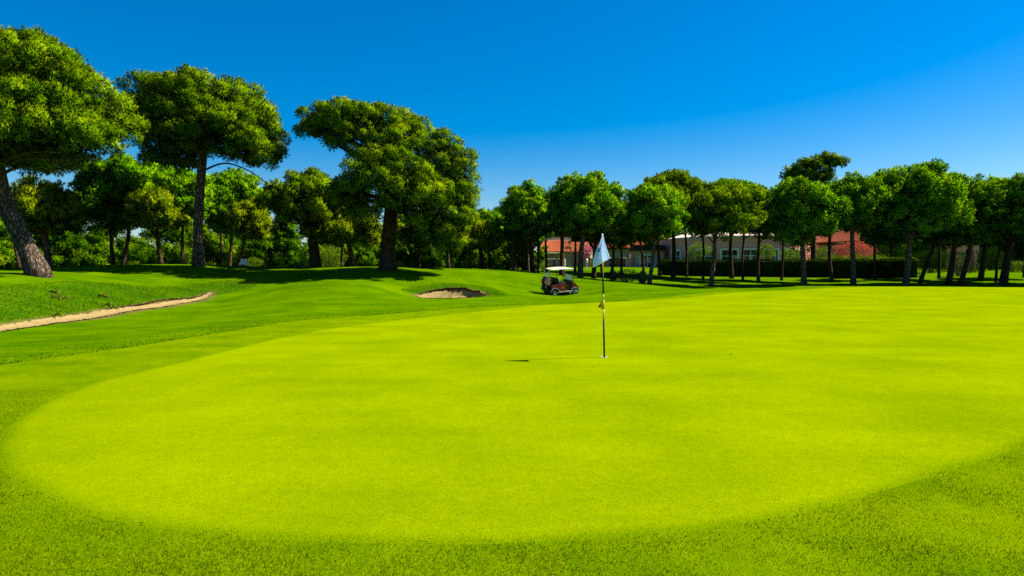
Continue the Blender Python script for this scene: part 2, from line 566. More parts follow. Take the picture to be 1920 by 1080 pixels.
GREEN = chaikin([gp(1920, 846, 0), (5.75, 6.75), gp(2100, 778, 0.02), (11.0, 11.0), (19, 17), (30, 26), (38, 36), (38, 44), (30, 46.2), (25, 46.0), (20.5, 44.5)] +
                [gp(1400, 548, .12), gp(1250, 560, 0.02), gp(1100, 568, .0), gp(960, 576, .0), gp(800, 591, -.02), gp(620, 613, -.04),
                 gp(480, 641, -.04), gp(330, 680, -.03), gp(200, 708, -.02), gp(100, 738, 0), gp(8, 792, 0), gp(-22, 852, 0), gp(14, 914, 0),
                 gp(136, 974, 0), gp(400, 1012, 0), gp(700, 1027, 0), gp(1000, 1026, 0), gp(1320, 1000, 0), gp(1500, 968, 0), gp(1700, 912, 0)], 3)
GC = np.array([4.0, 12.0])
def radial(poly, th):
    """distance from GC to the outline along each angle"""
    p = poly - GC
    out = np.zeros_like(th)
    dx, dy = np.cos(th), np.sin(th)
    for i in range(len(p)):
        a = p[i]; e = p[(i + 1) % len(p)] - a
        det = dx * (-e[1]) + e[0] * dy
        with np.errstate(divide='ignore', invalid='ignore'):
            r = (a[0] * (-e[1]) + e[0] * a[1]) / det
            s = (dx * a[1] - dy * a[0]) / det
        ok = (s >= 0) & (s <= 1) & (r > 0) & np.isfinite(r)
        out = np.where(ok, np.maximum(out, r), out)
    return out
th = np.linspace(0, 2 * np.pi, 721)
rb = radial(GREEN, th)
fr = np.concatenate([np.linspace(0.002, 0.9, 70), np.linspace(0.9, 1.0, 22)[1:]])
RR = fr[:, None] * rb[None]
X = GC[0] + RR * np.cos(th); Y = GC[1] + RR * np.sin(th)
ed = rb[None] - RR
wob = 0.30
green = grid_object('putting_green', X, Y, Hnp(X, Y) + 0.008 - 0.006 * smooth(0.1, 0.0, ed), M['green'], {'edge': 1 - smooth(0.0, 0.26, ed)})
tag(green, kind='structure')
# fringe: the ring of slightly longer turf round the green
COLLAR = chaikin([gp(2300, 880, 0), (9.5, 8.0), (13, 9.5), (22, 15.5), (33, 24), (41, 34), (42, 45), (31, 47.2), (25, 47.0), (19, 46)] +
                 [gp(1400, 545.5, .12), gp(1250, 556, 0.02), gp(1130, 566.5, .0), gp(1000, 570.5, .0), gp(880, 575, -.02), gp(700, 588, -.03), gp(540, 600, -.05),
                  gp(440, 618, -.05), gp(320, 636, -.04), gp(200, 656, -.04), gp(60, 674, -.03), gp(-100, 696, -.02), gp(-300, 730, 0), gp(-450, 850, 0), (-4.6, 2.6), (-1, 1.6), (4, 1.6), (6.5, 3.5)], 3)
rc = radial(COLLAR, th)
rc = np.maximum(rc, rb + 0.15)
fr2 = np.linspace(0, 1, 30)
RR = (rb - 0.05)[None] * (1 - fr2[:, None]) + rc[None] * fr2[:, None]
X = GC[0] + RR * np.cos(th); Y = GC[1] + RR * np.sin(th)
fringe = grid_object('fringe', X, Y, Hnp(X, Y) + 0.004, M['fringe'])
tag(fringe, kind='structure')

def sand_patch(name, poly, step):
    poly = np.asarray(poly)
    x0, y0 = poly.min(0) - 0.3; x1, y1 = poly.max(0) + 0.3
    X, Y = np.meshgrid(np.arange(x0, x1, step), np.arange(y0, y1, step))
    n = rng.normal(0, 0.035, X.shape)
    keep = (poly_sd(poly, X, Y) + n)[:-1, :-1] > 0.0
    rip = 0.008 * np.sin(X * 11 + 3 * np.sin(Y * 1.3)) + rng.normal(0, 0.004, X.shape)
    o = grid_object(name, X, Y, Hnp(X, Y) + 0.035 + rip, M['sand'], keep=keep)
    tag(o, kind='structure')
sand_patch('bunker_sand', SAND_L, 0.08)
sand_patch('bunker_sand', SAND_R, 0.06)

M['soil'] = simple_mat('lip_soil', (0.055, 0.032, 0.016), rough=1.0, spec=0.0, var=.5, scale=14, bump=1.0)
def lip(name, pts, h0, h1):
    P = np.asarray(pts)
    seg_ = np.r_[0, np.cumsum(np.hypot(*np.diff(P, axis=0).T))]
    t = np.linspace(0, seg_[-1], 140)
    x = np.interp(t, seg_, P[:, 0]); y = np.interp(t, seg_, P[:, 1])
    tp = np.sin(np.pi * np.clip(t / seg_[-1], 0, 1)) ** .6
    zb = Hnp(x, y)
    hi = h0 + (h1 - h0) * tp
    rows = [(0, 0.0), (.35, .03), (.7, .01), (1.0, -.06), (1.05, .12), (.9, .3)]
    X = np.stack([x + rng.normal(0, .02, len(x)) for _ in rows]); Yy = np.stack([y + o + rng.normal(0, .02, len(x)) for _, o in rows])
    Z = np.stack([zb - .05 + hi * k + rng.normal(0, .02, len(x)) * (k > 0) for k, _ in rows])
    tag(grid_object(name, X, Yy, Z, M['soil']), kind='structure')
lip('bunker_lip', [(-5.65, 39.0), (-5.0, 39.75), (-4.0, 40.2), (-2.9, 40.3), (-2.0, 39.8), (-1.55, 38.8)], .05, .22)
lip('bunker_lip', [(lp[3].x - .85, lp[3].y + 1.0), (lp[4].x - .75, lp[4].y + .9), (lp[5].x - .5, lp[5].y + .6), (-17.3, 38.2)], .02, .14)

def blades(X, Y, h, w, tint, lean=0.6, z0=0.0):
    n = len(X)
    Z = Hnp(X, Y) + z0
    a = rng.uniform(0, 2 * np.pi, n); b = rng.uniform(0, 2 * np.pi, n)
    s = np.stack([np.cos(a), np.sin(a), np.zeros(n)], -1) * (w / 2)[:, None]
    P = np.stack([X, Y, Z], -1)
    ln = rng.uniform(0.1, lean, n) * h
    T = P + np.stack([np.cos(b) * ln, np.sin(b) * ln, h], -1)
    return np.stack([P - s, P + s, T], 1)
# grass blades standing in the fringe nearest the camera
n = 420000
u = rng.uniform(0, 1, n)
Y = 2.2 + 6.5 * u ** 1.3
X = rng.uniform(-1, 1, n) * (Y * 0.85 + 0.5)
sd = poly_sd(GREEN, X, Y)
k = rng.uniform(0, 1, n) < smooth(0.16, -0.10, sd + rng.normal(0, .05, n))
X, Y = X[k], Y[k]
cl = np.sin(X * 5.1 + 2 * np.sin(Y * 3.3)) * np.sin(Y * 6.3 + 1.7 * np.sin(X * 4.1))
pat = np.sin(X * 1.3 + 1.1 * np.sin(Y * 1.9)) * np.sin(Y * 1.7 + 0.8 * np.sin(X * 2.3 + 1)) + .6 * np.sin(X * 2.9 + Y * 2.2)
h = rng.uniform(0.008, 0.024, len(X)) * (1 + 0.25 * cl + .15 * pat)
tint = np.clip(0.47 + 0.10 * cl - .10 * pat + rng.normal(0, 0.26, len(X)), 0, 1)
V = blades(X, Y, h, rng.uniform(0.003, 0.006, len(X)), tint, 1.3)
# closely mown blades of the putting surface nearest the camera
n = 260000
u = rng.uniform(0, 1, n)
Yg = 3.2 + 7.5 * u ** 1.5
Xg = rng.uniform(-1, 1, n) * (Yg * 0.85 + 0.5)
k = poly_sd(GREEN, Xg, Yg) > 0.06
Xg, Yg = Xg[k], Yg[k]
M['green_blade'] = leaf_mat('mown_blades', [(0, tuple(.5 * c for c in GREEN_LO)), (0.5, tuple((a_ + b_) / 2 for a_, b_ in zip(GREEN_LO, GREEN_HI))), (1, tuple(1.25 * c for c in GREEN_HI))], trans=0.1, spec=0.0, fluffy=True)
tg = np.clip(.5 + rng.normal(0, .2, len(Xg)), 0, 1)
Vg = blades(Xg, Yg, rng.uniform(.003, .007, len(Xg)), rng.uniform(.004, .009, len(Xg)), tg, 2.0, 0.006)
up_n = lambda n_: unit(np.array([0, 0, 1.0]) + rng.normal(0, .22, (n_, 3)))
tag(tri_object('mown_grass', Vg, tg, M['green_blade'], None, up_n(len(Vg))), 'closely mown blades on the near part of the putting green', 'grass', kind='stuff')
# taller blades in the rough beyond the fringe and on the bunker banks
n = 260000
Y2 = rng.uniform(8, 42, n); X2 = rng.uniform(-24, 6, n)
inb = np.maximum(poly_sd(BANK, X2, Y2), poly_sd(BANK_R, X2, Y2))
sc_ = np.minimum(poly_sd(COLLAR, X2, Y2) * -1, 99)
insand = np.maximum(poly_sd(SAND_L, X2, Y2), poly_sd(SAND_R, X2, Y2)) > 0.03
k = (~insand) & (((inb > -0.3) & (rng.uniform(0, 1, n) < 0.75)) | ((sc_ > 0.0) & (sc_ < 2.2) & (rng.uniform(0, 1, n) < 0.55 * np.exp(-sc_ / .7))))
X2, Y2, inb = X2[k], Y2[k], inb[k]
h2 = np.where(inb > -0.3, rng.uniform(0.03, 0.085, len(X2)), rng.uniform(0.015, 0.045, len(X2)))
t2 = np.clip(np.where(inb > -0.3, 0.36, 0.5) + rng.normal(0, 0.2, len(X2)), 0, 1)
V2 = blades(X2, Y2, h2, rng.uniform(0.012, 0.03, len(X2)), t2, 0.8)
gr = tri_object('grass', np.concatenate([V, V2]), np.concatenate([tint, t2]), M['blade'], None, up_n(len(V) + len(V2)))
tag(gr, 'longer grass blades standing in the fringe and on the bunker banks', 'grass', kind='stuff')

# ------------------------------------------------------------------ trees
def fib(n):
    i = np.arange(n) + 0.5
    z = 1 - 2 * i / n
    t = np.pi * (1 + 5 ** 0.5) * i
    r = np.sqrt(1 - z * z)
    return np.stack([r * np.cos(t), r * np.sin(t), z], -1)

def tuft_tris(P, D, L, nb, wd, spread=0.62):
    """nb needles fanning out of each point P along D"""
    n = len(P)
    d = unit(D[:, None] + rng.normal(0, spread * 0.55, (n, nb, 3)))
    ln = (L[:, None] if np.ndim(L) else np.full((n, 1), L)) * rng.uniform(0.65, 1.1, (n, nb))
    base = P[:, None] + d * ln[..., None] * 0.05
    tip = base + d * ln[..., None]
    s = unit(np.cross(d, rng.normal(0, 1, (n, nb, 3)))) * (wd * rng.uniform(0.7, 1.3, (n, nb)))[..., None] * 0.5
    return np.stack([base - s, base + s, tip], 2).reshape(-1, 3, 3)

def crown_tris(lobes, sub_r, L, dens, nb=8, wd=0.04, low_cut=-0.35, fill=0.9, up=0.55, core=300, scales=52):
    """lobes (k, 6): centre and radii. Each lobe carries small clumps, each clump carries needle tufts."""
    lobes = np.asarray(lobes, float)
    SC, SN, SR = [], [], []
    for i, l in enumerate(lobes):
        c, r = l[:3], l[3:]
        area = 4 * np.pi * ((r[0] * r[1]) ** 1.6 + (r[0] * r[2]) ** 1.6 + (r[1] * r[2]) ** 1.6) ** (1 / 1.6) / 3 ** (1 / 1.6)
        m = max(6, int(area / (sub_r ** 2 * 2.0) * fill))
        d = unit(fib(m) + rng.normal(0, 0.35 / math.sqrt(m) * 3, (m, 3)))
        d = d[(d[:, 2] > low_cut) | (rng.uniform(0, 1, len(d)) < 0.25)]
        p = c + d * r * rng.uniform(0.74, 1.05, (len(d), 1))
        ok = np.ones(len(p), bool)
        for j, q in enumerate(lobes):
            if j != i:
                ok &= (((p - q[:3]) / q[3:]) ** 2).sum(-1) > 0.72
        SC.append(p[ok]); SN.append(unit(d / r)[ok]); SR.append(sub_r * rng.uniform(0.6, 1.35, ok.sum()))
    SC = np.concatenate(SC); SN = np.concatenate(SN); SR = np.concatenate(SR)
    cnt = np.maximum(4, (.42 * dens * SR ** 2).astype(int))
    own = np.repeat(np.arange(len(SC)), cnt)
    n = len(own)
    d = unit(rng.normal(0, 1, (n, 3)) + 0.75 * SN[own] + np.array([0, 0, 0.25]))
    P = SC[own] + d * (SR[own] * rng.uniform(0.78, 1.0, n))[:, None] * np.array([1, 1, 0.85])
    D = unit(d + np.array([0, 0, up]) + 0.35 * SN[own])
    NR = unit(d + 0.35 * SN[own] + np.array([0, 0, .6]) + rng.normal(0, .28, (n, 3)))
    subt = rng.normal(0, 0.15, len(SC))
    tt = np.clip(0.56 + subt[own] + rng.normal(0, 0.13, n), 0, 1)
    V = tuft_tris(P, D, np.full(n, L), nb, wd * 1.2)
    T = np.clip(np.repeat(tt, nb) + rng.normal(0, 0.07, n * nb), 0, 1)
    NR = unit(np.repeat(NR, nb, axis=0) + rng.normal(0, .25, (n * nb, 3)))
    # flat sprays of needles closing the surface of each clump
    cs = np.maximum(14, (scales * SR ** 2 / L ** 2).astype(int))
    ow = np.repeat(np.arange(len(SC)), cs)
    m = len(ow)
    d2 = unit(rng.normal(0, 1, (m, 3)) + 0.6 * SN[ow] + np.array([0, 0, 0.3]))
    Q = SC[ow] + d2 * (SR[ow] * rng.uniform(0.62, 0.92, m))[:, None] * np.array([1, 1, 0.85])
    d3 = unit(d2 + rng.normal(0, .28, (m, 3)))
    ta = unit(np.cross(d3, rng.normal(0, 1, (m, 3)))); tb = np.cross(d3, ta)
    tb = unit(np.array([0, 0, 1.0]) - d3 * d3[:, 2:3] + rng.normal(0, .55, (m, 3)))
    tb = unit(tb - d3 * (tb * d3).sum(-1, keepdims=True)); ta = np.cross(d3, tb)
    sz = (L * rng.uniform(.6, 1.05, m))[:, None]
    Vs = np.stack([Q - ta * sz * .105 - tb * sz * .45, Q + ta * sz * .105 - tb * sz * .4, Q + tb * sz * .6 + d3 * sz * .2], 1)
    V = np.concatenate([V, Vs])
    T = np.concatenate([T, np.clip(.53 + subt[ow] + rng.normal(0, .15, m), 0, 1)])
    NR = np.concatenate([NR, unit(d2 + .3 * SN[ow] + np.array([0, 0, .55]) + rng.normal(0, .2, (m, 3)))])
    if core:                                  # filler needles for opacity; shade between clumps put into their darker tint
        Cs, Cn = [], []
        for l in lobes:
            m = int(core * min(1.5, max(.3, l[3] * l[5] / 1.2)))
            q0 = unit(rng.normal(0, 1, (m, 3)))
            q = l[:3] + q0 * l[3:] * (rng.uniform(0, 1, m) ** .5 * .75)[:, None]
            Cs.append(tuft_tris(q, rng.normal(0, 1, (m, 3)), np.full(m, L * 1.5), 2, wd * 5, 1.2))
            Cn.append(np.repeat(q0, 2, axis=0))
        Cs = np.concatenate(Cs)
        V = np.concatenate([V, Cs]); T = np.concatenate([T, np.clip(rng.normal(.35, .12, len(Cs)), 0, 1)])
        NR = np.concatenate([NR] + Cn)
    return V, T, NR

def bez(p0, p1, p2, n=7):
    return [(1 - t) ** 2 * p0 + 2 * t * (1 - t) * p1 + t * t * p2 for t in np.linspace(0, 1, n)]

def dense_path(pts, per=5):
    """catmull-rom through pts"""
    pts = [Vector(p) for p in pts]
    out = []
    P = [pts[0] * 2 - pts[1]] + pts + [pts[-1] * 2 - pts[-2]]
    for i in range(1, len(P) - 2):
        for k in range(per):
            t = k / per
            a, b, c, d = P[i - 1], P[i], P[i + 1], P[i + 2]
            out.append(0.5 * ((2 * b) + (c - a) * t + (2 * a - 5 * b + 4 * c - d) * t * t + (3 * b - a - 3 * c + d) * t ** 3))
    out.append(pts[-1])
    return out

def make_tree(name, label, trunk_pts, r0, r1, lobes, leaf, bark, limb_to=None, limb_from=(0.55, 0.95), group=None, segs=10,
              sub_r=0.44, L=0.27, dens=140, nb=8, wd=0.052, low_cut=-0.6, fill=0.9, limbs=True, twigs=0, cat='pine tree', up=0.55, flare=1.35, inset=.6, boughs=()):
    base = Vector(trunk_pts[0])
    root = empty(name, base)
    tag(root, label, cat, group)
    path = dense_path([Vector(p) - base for p in trunk_pts], 5)
    n = len(path)
    mb = MB()
    rad = []
    for i in range(n):
        t = i / (n - 1)
        rr = r0 * (1 - t) + r1 * t
        if t < 0.14:
            rr *= 1 + (flare - 1) * (1 - t / 0.14) ** 1.5
        rad.append(rr)
    path[0] = path[0] - Vector((0, 0, 0.25))
    mb.tube(path, rad, segs, noise=0.05, rng=prng)
    lob = np.asarray(lobes, float).copy()
    lob[:, :3] -= np.array(base)
    lob[:, 3:] = np.maximum(lob[:, 3:] - sub_r * inset, lob[:, 3:] * .55)      # clumps and needles stand proud of the lobes
    if limbs:
        idx = range(len(lob)) if limb_to is None else limb_to
        for j in idx:
            c = Vector(lob[j, :3])
            t = prng.uniform(*limb_from)
            # start lower on the trunk for lower lobes
            zt = min(max((c.z - 0.25 * abs(c.x - path[-1].x)) * 0.8, path[int(limb_from[0] * (n - 1))].z), path[-1].z)
            i = min(range(n), key=lambda q: abs(path[q].z - zt))
            s = path[i]
            mid = s.lerp(c, 0.5) + Vector((0, 0, -0.10 * (c - s).length + 0.25))
            rr = max(rad[i] * 0.5, 0.03)
            mb.tube(bez(s, mid, c), [rr * (1 - 0.75 * k / 6) for k in range(7)], 6)
            for _ in range(twigs):
                k = prng.uniform(0.4, 1.0)
                q = s.lerp(c, k) + Vector((0, 0, -0.1))
                e = q + Vector((prng.uniform(-1, 1), prng.uniform(-1, 1), prng.uniform(-.5, .25))) * lob[j, 3] * 0.9
                mb.tube([q, q.lerp(e, .5) + Vector((0, 0, .1)), e], [rr * .3, rr * .2, rr * .08], 4)
    for pts, br in boughs:                    # bare boughs showing under the crown
        bp = dense_path([Vector(p) - base for p in pts], 4)
        mb.tube(bp, list(np.linspace(br, br * .25, len(bp))), 6)
        for q in bp[3::2]:
            for _ in range(2):
                e = q + Vector((prng.uniform(-.5, .5), prng.uniform(-.5, .5), prng.uniform(-.35, .3)))
                mb.tube([q, q.lerp(e, .5) + Vector((0, 0, .04)), e], [br * .22, br * .16, br * .06], 4)
    mb.build('trunk', bark, root, smooth=True)
    V, T, NR = crown_tris(lob, sub_r, L, dens, nb, wd, low_cut, fill, up)
    tri_object('crown', V, T, leaf, root, NR, 0.16)
    return root

def auto_lobes(c, a, d, b, n=11, zmin=-0.45, k=0.42):
    """lobes filling an ellipsoidal crown with an uneven outline"""
    out = [(c[0], c[1], c[2], a * 0.66, d * 0.66, b * 0.66)]
    dirs = fib(int(n / (0.5 * (1 - zmin))) + 1)
    dirs = dirs[dirs[:, 2] > zmin]
    rot = prng.uniform(0, 6.28)
    for q in dirs:
        x = q[0] * math.cos(rot) - q[1] * math.sin(rot) + prng.uniform(-.12, .12)
        y = q[0] * math.sin(rot) + q[1] * math.cos(rot) + prng.uniform(-.12, .12)
        s = k * prng.uniform(0.62, 1.2)
        f = prng.uniform(0.86, 1.09)
        out.append((c[0] + x * a * (1 - s) * f, c[1] + y * d * (1 - s) * f, c[2] + q[2] * b * (1 - s * 0.9) * f, a * s, d * s, b * s * 0.9))
    for _ in range(3):                        # a few stray boughs break the outline
        an = prng.uniform(0, 6.28); q = prng.uniform(-.35, .45); rr = math.sqrt(1 - q * q) * prng.uniform(.86, 1.02); s = prng.uniform(.16, .26)
        out.append((c[0] + math.cos(an) * rr * a, c[1] + math.sin(an) * rr * d, c[2] + q * b, a * s * 1.2, d * s, b * s))
    return out

def px_tree(label, bpx, Y, box, tw, leaf, bark='bark_brown', lean=0.0, n=11, zmin=-0.7, name='pine_tree', group=None, **kw):
    """tree from photo measures: base pixel x, distance, crown box (x0, x1, y0, y1), trunk width"""
    x = (bpx - 960) / F * Y
    z = H(x, Y)
    s = Y / F
    if bpx > 940: box = (box[0] - 3, box[1] + 3, box[2] - 2, box[3] + 2)
    cx = ((box[0] + box[1]) / 2 - 960) * s
    a = (box[1] - box[0]) / 2 * s
    zt = EYE + (HY - box[2]) * s; zb = EYE + (HY - box[3]) * s
    b = (zt - zb) / 2
    c = (cx, Y + prng.uniform(-.3, .3), (zt + zb) / 2)
    d = min(max(a, 1.4) * 1.3, a * 1.3 + 0.4)
    lob = auto_lobes(c, a, d, b, n, zmin)
    top = Vector((cx * 0.85 + x * 0.15, Y, zb + (zt - zb) * 0.62))
    b0 = Vector((x, Y, z - 0.02))
    m1 = b0.lerp(top, 0.33) + Vector((lean * 0.5 + prng.uniform(-.1, .1), prng.uniform(-.1, .1), 0))
    m2 = b0.lerp(top, 0.66) + Vector((lean * 0.4 + prng.uniform(-.15, .15), prng.uniform(-.1, .1), 0))
    r0 = tw / 2 * s * .86
    kw.setdefault('up', .9); kw.setdefault('twigs', 1)
    return make_tree(name, label, [b0, m1, m2, top], r0, r0 * 0.5, lob, M['needle_' + leaf], M[bark], group=group, flare=1.2, **kw)

# --- three large umbrella pines on the mound
def lobes_px(rows, Y):
    """rows (px, py, rx_px, rz_px, dY metres, ry metres)"""
    out = []
    for px, py, rx, rz, dy, ry in rows:
        p = W(px, py, Y + dy); s = (Y + dy) / F
        out.append((p.x, p.y, p.z, rx * s, ry, rz * s))
    return out
def trunk_px(pts, Y):
    P = [W(a, b, Y) for a, b in pts]
    P[0].z = H(P[0].x, Y) - 0.02
    return P

YA = 31
make_tree('umbrella_pine', 'huge umbrella pine with a thick grey trunk leaning over the left edge of the lawn',
          trunk_px([(74, 515), (44, 450), (14, 390), (-4, 330), (-14, 250), (-20, 190)], YA), .43, .28,
          lobes_px([(-20, 190, 150, 95, 0, 4.0), (-30, 110, 120, 62, 0, 3.6), (60, 130, 90, 66, -1.2, 2.4), (120, 180, 85, 62, -.8, 2.2), (175, 215, 72, 58, 0, 2.0), (205, 236, 52, 50, .6, 1.5), (95, 245, 90, 52, -2.0, 1.9),
                    (20, 235, 95, 60, -3.0, 1.9), (-60, 230, 100, 70, -2.4, 2.2), (150, 262, 68, 42, -.9, 1.6), (-150, 150, 110, 80, 0, 2.9), (-190, 230, 100, 65, 0, 2.5), (30, 185, 70, 40, -3.0, 1.6), (100, 195, 60, 36, -2.0, 1.5), (60, 165, 95, 65, 2.2, 2.4), (-60, 120, 110, 70, 2.6, 2.6),
                    (20, 300, 60, 26, 1.0, 2.0), (110, 300, 62, 26, .8, 2.0), (-80, 290, 70, 30, 1, 2.0)], YA),
          M['needle_olive'], M['bark_grey'], segs=20, sub_r=0.50, L=0.23, dens=175, wd=0.034, nb=9, boughs=[([W(a, b, YA + d) for a, b, d in P_], .09) for P_ in ([(-6, 318, 0), (50, 296, -.8), (110, 300, -1.2), (172, 296, -1)], [(-4, 330, 0), (40, 312, .4), (90, 318, .2), (140, 312, 0)], [(-8, 305, 0), (60, 285, -2), (130, 288, -2.2)])], twigs=4, limb_from=(.7, 1.0))
YB = 46
make_tree('umbrella_pine', 'umbrella pine with a tall straight trunk and a wide flat crown on the mound',
          trunk_px([(372, 500), (371, 440), (374, 370), (379, 310), (384, 262), (388, 230)], YB), .345, .24,
          lobes_px([(a_, b_ + 7, *c_) for a_, b_, *c_ in [(385, 215, 105, 58, 0, 4.0), (300, 172, 66, 42, 0, 2.6), (360, 165, 72, 38, -.6, 2.8), (425, 180, 66, 40, .2, 2.6), (476, 222, 52, 42, .3, 2.0), (502, 258, 38, 38, 0, 1.6), (516, 284, 26, 26, -.2, 1.1),
                    (268, 205, 42, 42, 0, 1.8), (290, 240, 48, 36, -.8, 1.9), (258, 228, 30, 28, .6, 1.2), (350, 240, 62, 36, -2.6, 1.8), (405, 225, 55, 34, -3.2, 1.6), (445, 262, 58, 34, -2.2, 1.8), (475, 290, 40, 24, -1, 1.4), (320, 272, 48, 26, .8, 1.9), (330, 212, 48, 26, -2.4, 1.4), (440, 222, 46, 26, -2.2, 1.4), (350, 190, 75, 45, 2.4, 2.2), (440, 215, 70, 45, 2.4, 2.2), (340, 300, 40, 16, .8, 1.4), (300, 292, 34, 14, 0, 1.2)]], YB),
          M['needle_olive'], M['bark_grey'], segs=16, sub_r=0.56, L=0.27, dens=150, wd=0.042, nb=8, fill=.8, boughs=[([W(a, b, YB + d) for a, b, d in P_], .08) for P_ in ([(376, 322, 0), (420, 306, -.6), (462, 318, -.9), (496, 340, -1)], [(377, 316, 0), (340, 300, -.8), (300, 302, -1)])], twigs=3, limb_from=(.72, 1.0), low_cut=-.3)
YC = 46
make_tree('umbrella_pine', 'massive many-lobed umbrella pine with one crown arm reaching left',
          trunk_px([(727, 507), (728, 455), (733, 400), (738, 350), (748, 300), (742, 270)], YC), .56, .32,
          lobes_px([(605, 228, 42, 32, 0, 1.7), (590, 243, 28, 24, .4, 1.1), (630, 262, 26, 16, 0, 1.0), (650, 222, 46, 30, -.5, 1.9), (690, 222, 48, 28, .4, 2.0), (665, 250, 38, 26, -.8, 1.5), (735, 236, 50, 32, .6, 2.1), (780, 258, 42, 32, .8, 1.8), (740, 275, 60, 40, 0, 2.3),
                    (832, 275, 34, 28, .4, 1.5), (855, 310, 36, 34, .3, 1.6), (868, 350, 28, 34, .2, 1.4), (876, 382, 18, 26, 0, .9), (820, 320, 48, 42, .8, 2.2), (835, 370, 44, 40, 0, 1.8),
                    (720, 305, 52, 34, -2.0, 1.8), (695, 335, 54, 32, -2.6, 1.8), (665, 355, 38, 26, -2.2, 1.3), (735, 345, 50, 34, -2.8, 1.8), (775, 330, 44, 34, -2.0, 1.8), (785, 372, 44, 34, -2.6, 1.6), (740, 380, 38, 22, -2.8, 1.2),
                    (850, 415, 38, 32, -.6, 1.6), (825, 440, 32, 28, -1, 1.3), (800, 405, 40, 28, -1.2, 1.6), (845, 455, 22, 22, -.6, .9), (690, 295, 36, 22, -1.2, 1.3), (650, 372, 36, 26, -1.6, 1.3), (675, 395, 34, 24, -2.0, 1.2)], YC),
          M['needle_olive'], M['bark_brown'], segs=16, sub_r=0.54, L=0.22, dens=170, wd=0.036, nb=8, boughs=[([W(a, b, YC) for a, b in [(742, 330), (700, 300), (665, 272), (625, 255)]], .16)], fill=.8, inset=.28, twigs=1, limb_from=(.5, 1.0), low_cut=-.6)

# --- pines round and behind the mound
mound = 'pines growing behind the grassy mound'
px_tree('bright rounded pine with a reddish trunk behind the leaning trunk', 92, 44, (12, 138, 325, 472), 15, 'yellow', 'bark_red', twigs=1, n=13)
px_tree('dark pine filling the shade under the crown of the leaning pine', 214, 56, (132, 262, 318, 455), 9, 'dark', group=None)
px_tree('tall green pine between the leaning pine and the straight-trunked one', 229, 58, (165, 345, 287, 425), 9, 'fresh', lean=.1, n=13)
px_tree('yellowish low pine left of the tall straight trunk', 303, 51, (240, 342, 352, 452), 10, 'yellow', twigs=2)
px_tree('pine with a slanting dark trunk just left of the tall straight trunk', 343, 54, (298, 402, 312, 442), 8, 'fresh', lean=-.4)
px_tree('round pine just right of the tall straight trunk', 430, 58, (385, 500, 306, 462), 8, 'fresh', 'bark_red', n=13)
px_tree('thin-trunked pine hidden in the clump right of the straight trunk', 416, 61, (372, 448, 322, 450), 6, 'fresh', 'bark_brown')
px_tree('yellow-tinged pine beside the white sign board', 446, 55, (425, 508, 365, 470), 7, 'yellow', 'bark_brown')
make_tree('cypress_tree', 'dark narrow conifer between two pine groups behind the mound',
          trunk_px([(533, 503), (533, 470), (533, 430), (534, 392)], 60), .2, .05,
          lobes_px([(533, 410, 15, 24, 0, .8), (530, 435, 22, 26, 0, 1.1), (538, 460, 25, 26, 0, 1.2), (530, 482, 27, 22, 0, 1.3), (545, 440, 18, 24, .5, .9)], 60),
          M['needle_dark'], M['bark_brown'], limbs=False, low_cut=-1, cat='conifer')
px_tree('broad flat-topped pine with an ivy-dark trunk left of the massive pine', 592, 51, (503, 655, 320, 440), 26, 'olive', 'bark_brown', n=15, sub_r=.48)
px_tree('pine with yellowing lower boughs tucked under the massive pine', 664, 52, (570, 712, 376, 478), 14, 'yellow', 'bark_red', twigs=2, n=12)
px_tree('slim pine trunk left of the massive trunk', 641, 55, (600, 680, 405, 470), 6, 'olive', 'bark_red')
px_tree('pine standing behind the right side of the massive pine', 783, 54, (745, 842, 395, 478), 10, 'olive', 'bark_brown')
px_tree('low pine with drooping yellow boughs right of the massive pine', 842, 52, (790, 880, 400, 478), 9, 'yellow', 'bark_brown')
px_tree('light green pine at the right end of the mound', 881, 58, (848, 918, 398, 480), 8, 'yellow', 'bark_brown', twigs=1)
px_tree('thin bright pine beside the mound end with a slender trunk', 918, 62, (872, 946, 386, 488), 6, 'fresh', 'bark_brown', n=13)
px_tree('short-trunked pine at the mound end with a thick dark stem', 902, 66, (870, 940, 405, 485), 12, 'dark', 'bark_brown')
px_tree('pine at the far left edge behind the leaning trunk', 39, 58, (-45, 62, 345, 450), 8, 'olive', 'bark_brown')
px_tree('pine at the left edge of the frame half hidden by the leaning trunk', -70, 50, (-165, 15, 330, 480), 12, 'fresh', 'bark_brown')

# --- row of pines in front of the clubhouse
px_tree('first rounded pine of the row left of the golf cart', 1000, 60, (946, 1034, 338, 458), 11, 'fresh', 'bark_brown', n=12)
px_tree('small pine left of the row with dead pale branches in front', 964, 66, (925, 1000, 385, 470), 8, 'dark', 'bark_brown')
px_tree('slim pine with a sunlit thin trunk left of the golf cart', 991, 68, (955, 1030, 375, 470), 5, 'fresh', 'bark_pale')
px_tree('dark pine stem between the row and the red roof', 1009, 63, (975, 1050, 360, 462), 7, 'dark', 'bark_brown')
px_tree('pine with a reddish trunk rising behind the golf cart roof', 1053, 62, (1020, 1092, 345, 455), 11, 'fresh', 'bark_red')
px_tree('tall round-topped pine with a grey trunk between golf cart and flag', 1088, 56, (1030, 1166, 318, 462), 13, 'fresh', 'bark_pale', n=15)
px_tree('pine whose dark trunk stands just left of the flag', 1113, 59, (1082, 1170, 365, 468), 11, 'olive', 'bark_brown')
px_tree('low dark pine right of the flag against the brown wall', 1146, 66, (1112, 1196, 395, 480), 8, 'dark', 'bark_brown')
px_tree('pine with a curved pale trunk beside the low shrub', 1217, 54, (1166, 1292, 342, 468), 10, 'fresh', 'bark_pale', n=14, lean=.25)
